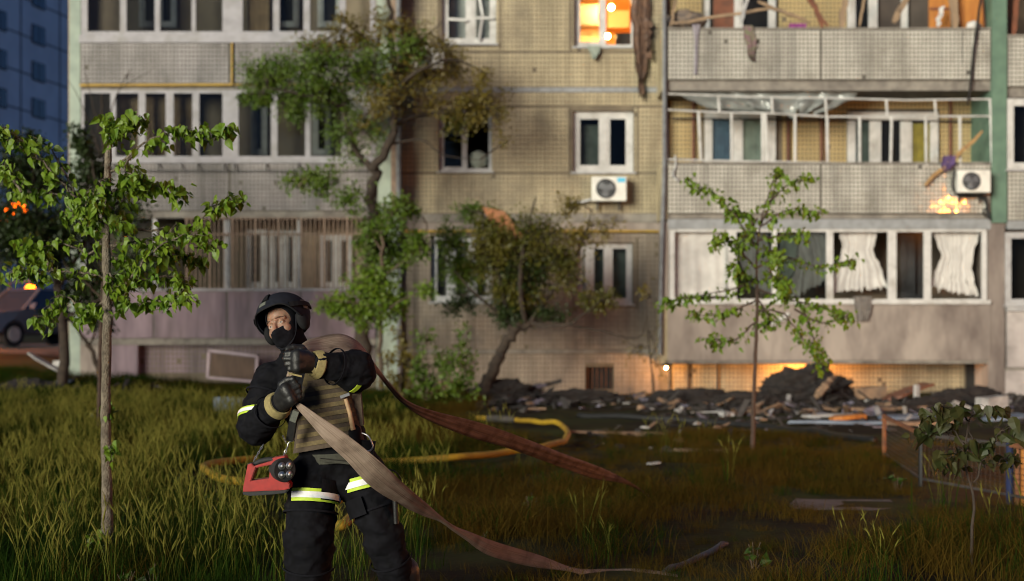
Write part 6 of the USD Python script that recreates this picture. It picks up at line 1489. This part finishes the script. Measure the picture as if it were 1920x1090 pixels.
obj('body', lamp_poly([(172, 290), (196, 284), (214, 300), (345, 262), (338, 246), (420, 232), (432, 262), (420, 300), (440, 400), (458, 424), (456, 452), (420, 462), (142, 474), (140, 452)],
                      [[(228, 312), (300, 296), (330, 292), (322, 340), (316, 384), (196, 400)]], -.045, .045), M['red_plastic'], lamp)
obj('base', lamp_poly([(138, 476), (440, 462), (430, 482), (330, 492), (190, 502), (142, 492)], [], -.047, .047, .003), M['rubber'], lamp)
obj('grip', tube(spline([lp(208, 296), lp(240, 276), lp(300, 262), lp(346, 262)], 5), [.013] * 16, 14), M['rubber'], lamp, smooth=40)
obj('back_plate', lamp_poly([(160, 290), (188, 284), (160, 380), (150, 386)], [], .0, .05, .003), M['rubber'], lamp)
hc_ = lp(398, 330, -.035); ha = unit([.62, -.78, -.02])
hx = unit(np.cross(ha, [0, 0, 1.0])); hz = np.cross(hx, ha)
prof = [(-.055, .044), (-.02, .054), (.012, .058), (.024, .058), (.027, .054), (.020, .050)]
obj('lamp_head', tube(np.array([hc_ + ha * o for o, _ in prof]), [q for _, q in prof], 28), M['rubber'], lamp, smooth=40)
for (i, j) in ((-1, 1), (1, 1), (-1, -1), (1, -1)):
    c_ = hc_ + ha * .022 + hx * i * .020 + hz * j * .021
    r_ = obj('reflector', tube(np.array([c_ + ha * .007, c_ + ha * .001, c_ - ha * .004]), [.0185, .012, .004], 18, True), M['steel'], lamp, smooth=True)
    obj('led', tube(np.array([c_ + ha * .0072, c_ + ha * .010]), [.006, .004], 10), M['reflect'], r_)
def chain(name, a, b, n, rad, parent):
    m = MB(); d = (b - a) / n; L = np.linalg.norm(d); u = unit(d)
    s1 = unit(np.cross(u, [.3, 1, .2])); s2 = np.cross(u, s1)
    for i in range(n):
        s_ = s1 if i % 2 else s2; c = a + d * (i + .5)
        m.add(*tube(np.array([c + u * .62 * L * math.cos(g) + s_ * .30 * L * math.sin(g) for g in np.linspace(0, 2 * np.pi, 13)]), rad, 5, False))
    return obj(name, m, M['steel'], parent)
chain('chain', lp(202, 272, .0), lp(268, 158, .02), 7, .0022, lamp)
chain('chain', lp(405, 236), lp(432, 176), 3, .0028, lamp)
obj('snap_hook', tube(spline([lp(432, 176), lp(438, 150), lp(452, 140), lp(470, 128), lp(474, 112)], 5), .0042, 7), M['steel'], lamp, smooth=True)
chain('chain', lp(402, 100, -.05), lp(425, 150, -.02), 5, .0022, lamp)

# ---------------------------------------------------------------- flat hoses
def ribbon(name, rows, mat_, label, cat, thick=.007, n=7, parent=None, bulge=.006):
    """rows: (edge point a, edge point b) along the hose"""
    A = spline([r[0] for r in rows], n); B = spline([r[1] for r in rows], n)
    m_ = 9; L = len(A)
    t = np.gradient((A + B) / 2, axis=0)
    nr = np.cross(t, B - A); nr /= np.linalg.norm(nr, axis=1, keepdims=True) + 1e-9
    for i in range(1, L):
        if nr[i] @ nr[i - 1] < 0: nr[i] *= -1
    V = []; UV = []
    wl = np.concatenate([[0], np.cumsum(np.linalg.norm(np.diff((A + B) / 2, axis=0), axis=1))])
    wig = meshkit.noise(np.stack([wl * 5, 0 * wl, 0 * wl], 1), 3) - .5
    for i in range(L):
        for k in range(2 * m_):
            s = k / (m_ - 1) if k < m_ else (2 * m_ - 1 - k) / (m_ - 1)
            side = 1 if k < m_ else -1
            prof_ = math.sqrt(max(0, 1 - (2 * s - 1) ** 2))
            o = side * (thick / 2 + bulge * .5) * (.25 + .75 * prof_) + wig[i] * .008 * math.sin(math.pi * s) + .0022 * math.sin(s * 15 + 2 * wl[i])
            V.append(A[i] * (1 - s) + B[i] * s + nr[i] * o); UV.append((s, wl[i]))
    K = 2 * m_
    i, j = np.meshgrid(np.arange(L - 1), np.arange(K), indexing='ij')
    q = np.stack([i * K + j, i * K + (j + 1) % K, (i + 1) * K + (j + 1) % K, (i + 1) * K + j], -1).reshape(-1, 4)
    path = numbered('/World/' + name)
    f = np.vstack([q[:, [0, 1, 2]], q[:, [0, 2, 3]]])
    me = usdkit.mesh(stage, path, (np.array(V), f), mat_, True, np.array(UV)); me.CreateDoubleSidedAttr(True)
    return tag(me.GetPrim(), label, cat)
N = {'tc': ('texture_coordinate', {}), 'mp': ('mapping', {'scale': (9, 1.1, 1)}), 'n': ('noise_texture', {'scale': 3.0, 'detail': 8, 'roughness': .7}), 'r': ('rgb_ramp', {'ramp': [(.28, (.055, .038, .027)), (.47, (.205, .152, .115)), (.72, (.28, .215, .165))]}),
     'geo': ('geometry', {}), 'n2': ('noise_texture', {'scale': 9, 'detail': 6}), 'r2': ('rgb_ramp', {'ramp': [(.45, (1, 1, 1)), (.72, (.45, .42, .40))]}), 'mx': ('mix', {'mix_type': 'multiply', 'fac': 1.0}),
     'w': ('noise_texture', {'scale': 300, 'detail': 2}), 'b': ('bump', {'strength': .35, 'distance': .003}), 'p': ('principled_bsdf', {'roughness': .85, 'specular_ior_level': .25})}
M['hose_canvas'] = usdkit.material(stage, '/World/Looks/hose_canvas', N, [('tc.UV', 'mp.vector'), ('mp.vector', 'n.vector'), ('n.fac', 'r.fac'), ('geo.position', 'n2.vector'), ('n2.fac', 'r2.fac'), ('r.color', 'mx.color1'), ('r2.color', 'mx.color2'),
                                   ('mx.color', 'p.base_color'), ('geo.position', 'w.vector'), ('w.fac', 'b.height'), ('b.normal', 'p.normal')], surface='p.BSDF')
E = lambda px, py, y: P(px, py, y)
rows = [(E(1222, 933, 12.22), E(1226, 936, 12.18)), (E(1173, 908, 11.4), E(1181, 904, 11.42)), (E(1114, 898, 10.6), E(1134, 880, 10.66)), (E(1035, 870, 9.7), E(1059, 852, 9.76)), (E(956, 842, 8.9), E(980, 821, 8.95)),
        (E(877, 819, 8.3), E(901, 793, 8.34)), (E(798, 786, 7.8), E(814, 771, 7.82)), (E(755, 757, 7.6), E(765, 752, 7.6)), (E(728, 728, 7.45), E(736, 724, 7.44)), (E(703, 697, 7.32), E(711, 694, 7.36)), (E(684, 670, 7.16), E(692, 667, 7.22)),
        (E(664, 662, 6.93), E(672, 641, 7.12)), (E(640, 664, 6.87), E(640, 626, 7.07)), (E(606, 670, 6.82), E(600, 631, 7.0)), (E(576, 664, 6.77), E(566, 645, 6.84)), (E(556, 690, 6.765), E(546, 680, 6.76)), (E(548, 716, 6.755), E(536, 712, 6.755)), (E(549, 742, 6.74), E(540, 746, 6.735)),
        (E(556, 764, 6.70), E(566, 758, 6.69)), (E(580, 792, 6.67), E(598, 780, 6.66)), (E(613, 830, 6.65), E(640, 808, 6.65)), (E(650, 864, 6.68), E(682, 840, 6.66)), (E(695, 912, 6.76), E(724, 876, 6.72)), (E(750, 946, 6.95), E(764, 914, 6.88)), (E(790, 966, 7.10), E(800, 944, 7.08)),
        (E(823, 978, 7.22), E(827, 968, 7.22)), (E(846, 994, 7.3), E(852, 986, 7.32)), (E(872, 1012, 7.42), E(882, 998, 7.44)), (E(917, 1042, 7.62), E(932, 1017, 7.66)), (E(996, 1063, 8.0), E(1011, 1041, 8.05)), (E(1074, 1073, 8.28), E(1078, 1066, 8.32)), (E(1120, 1090, 8.33), E(1140, 1068, 8.47)), (E(1208, 1096, 8.24), E(1205, 1068, 8.50)), (E(1275, 1108, 8.10), E(1270, 1078, 8.38))]
ribbon('fire_hose', rows, M['hose_canvas'], 'brown flat canvas fire hose running over the firefighter\'s shoulder and through both gloves', 'fire hose')
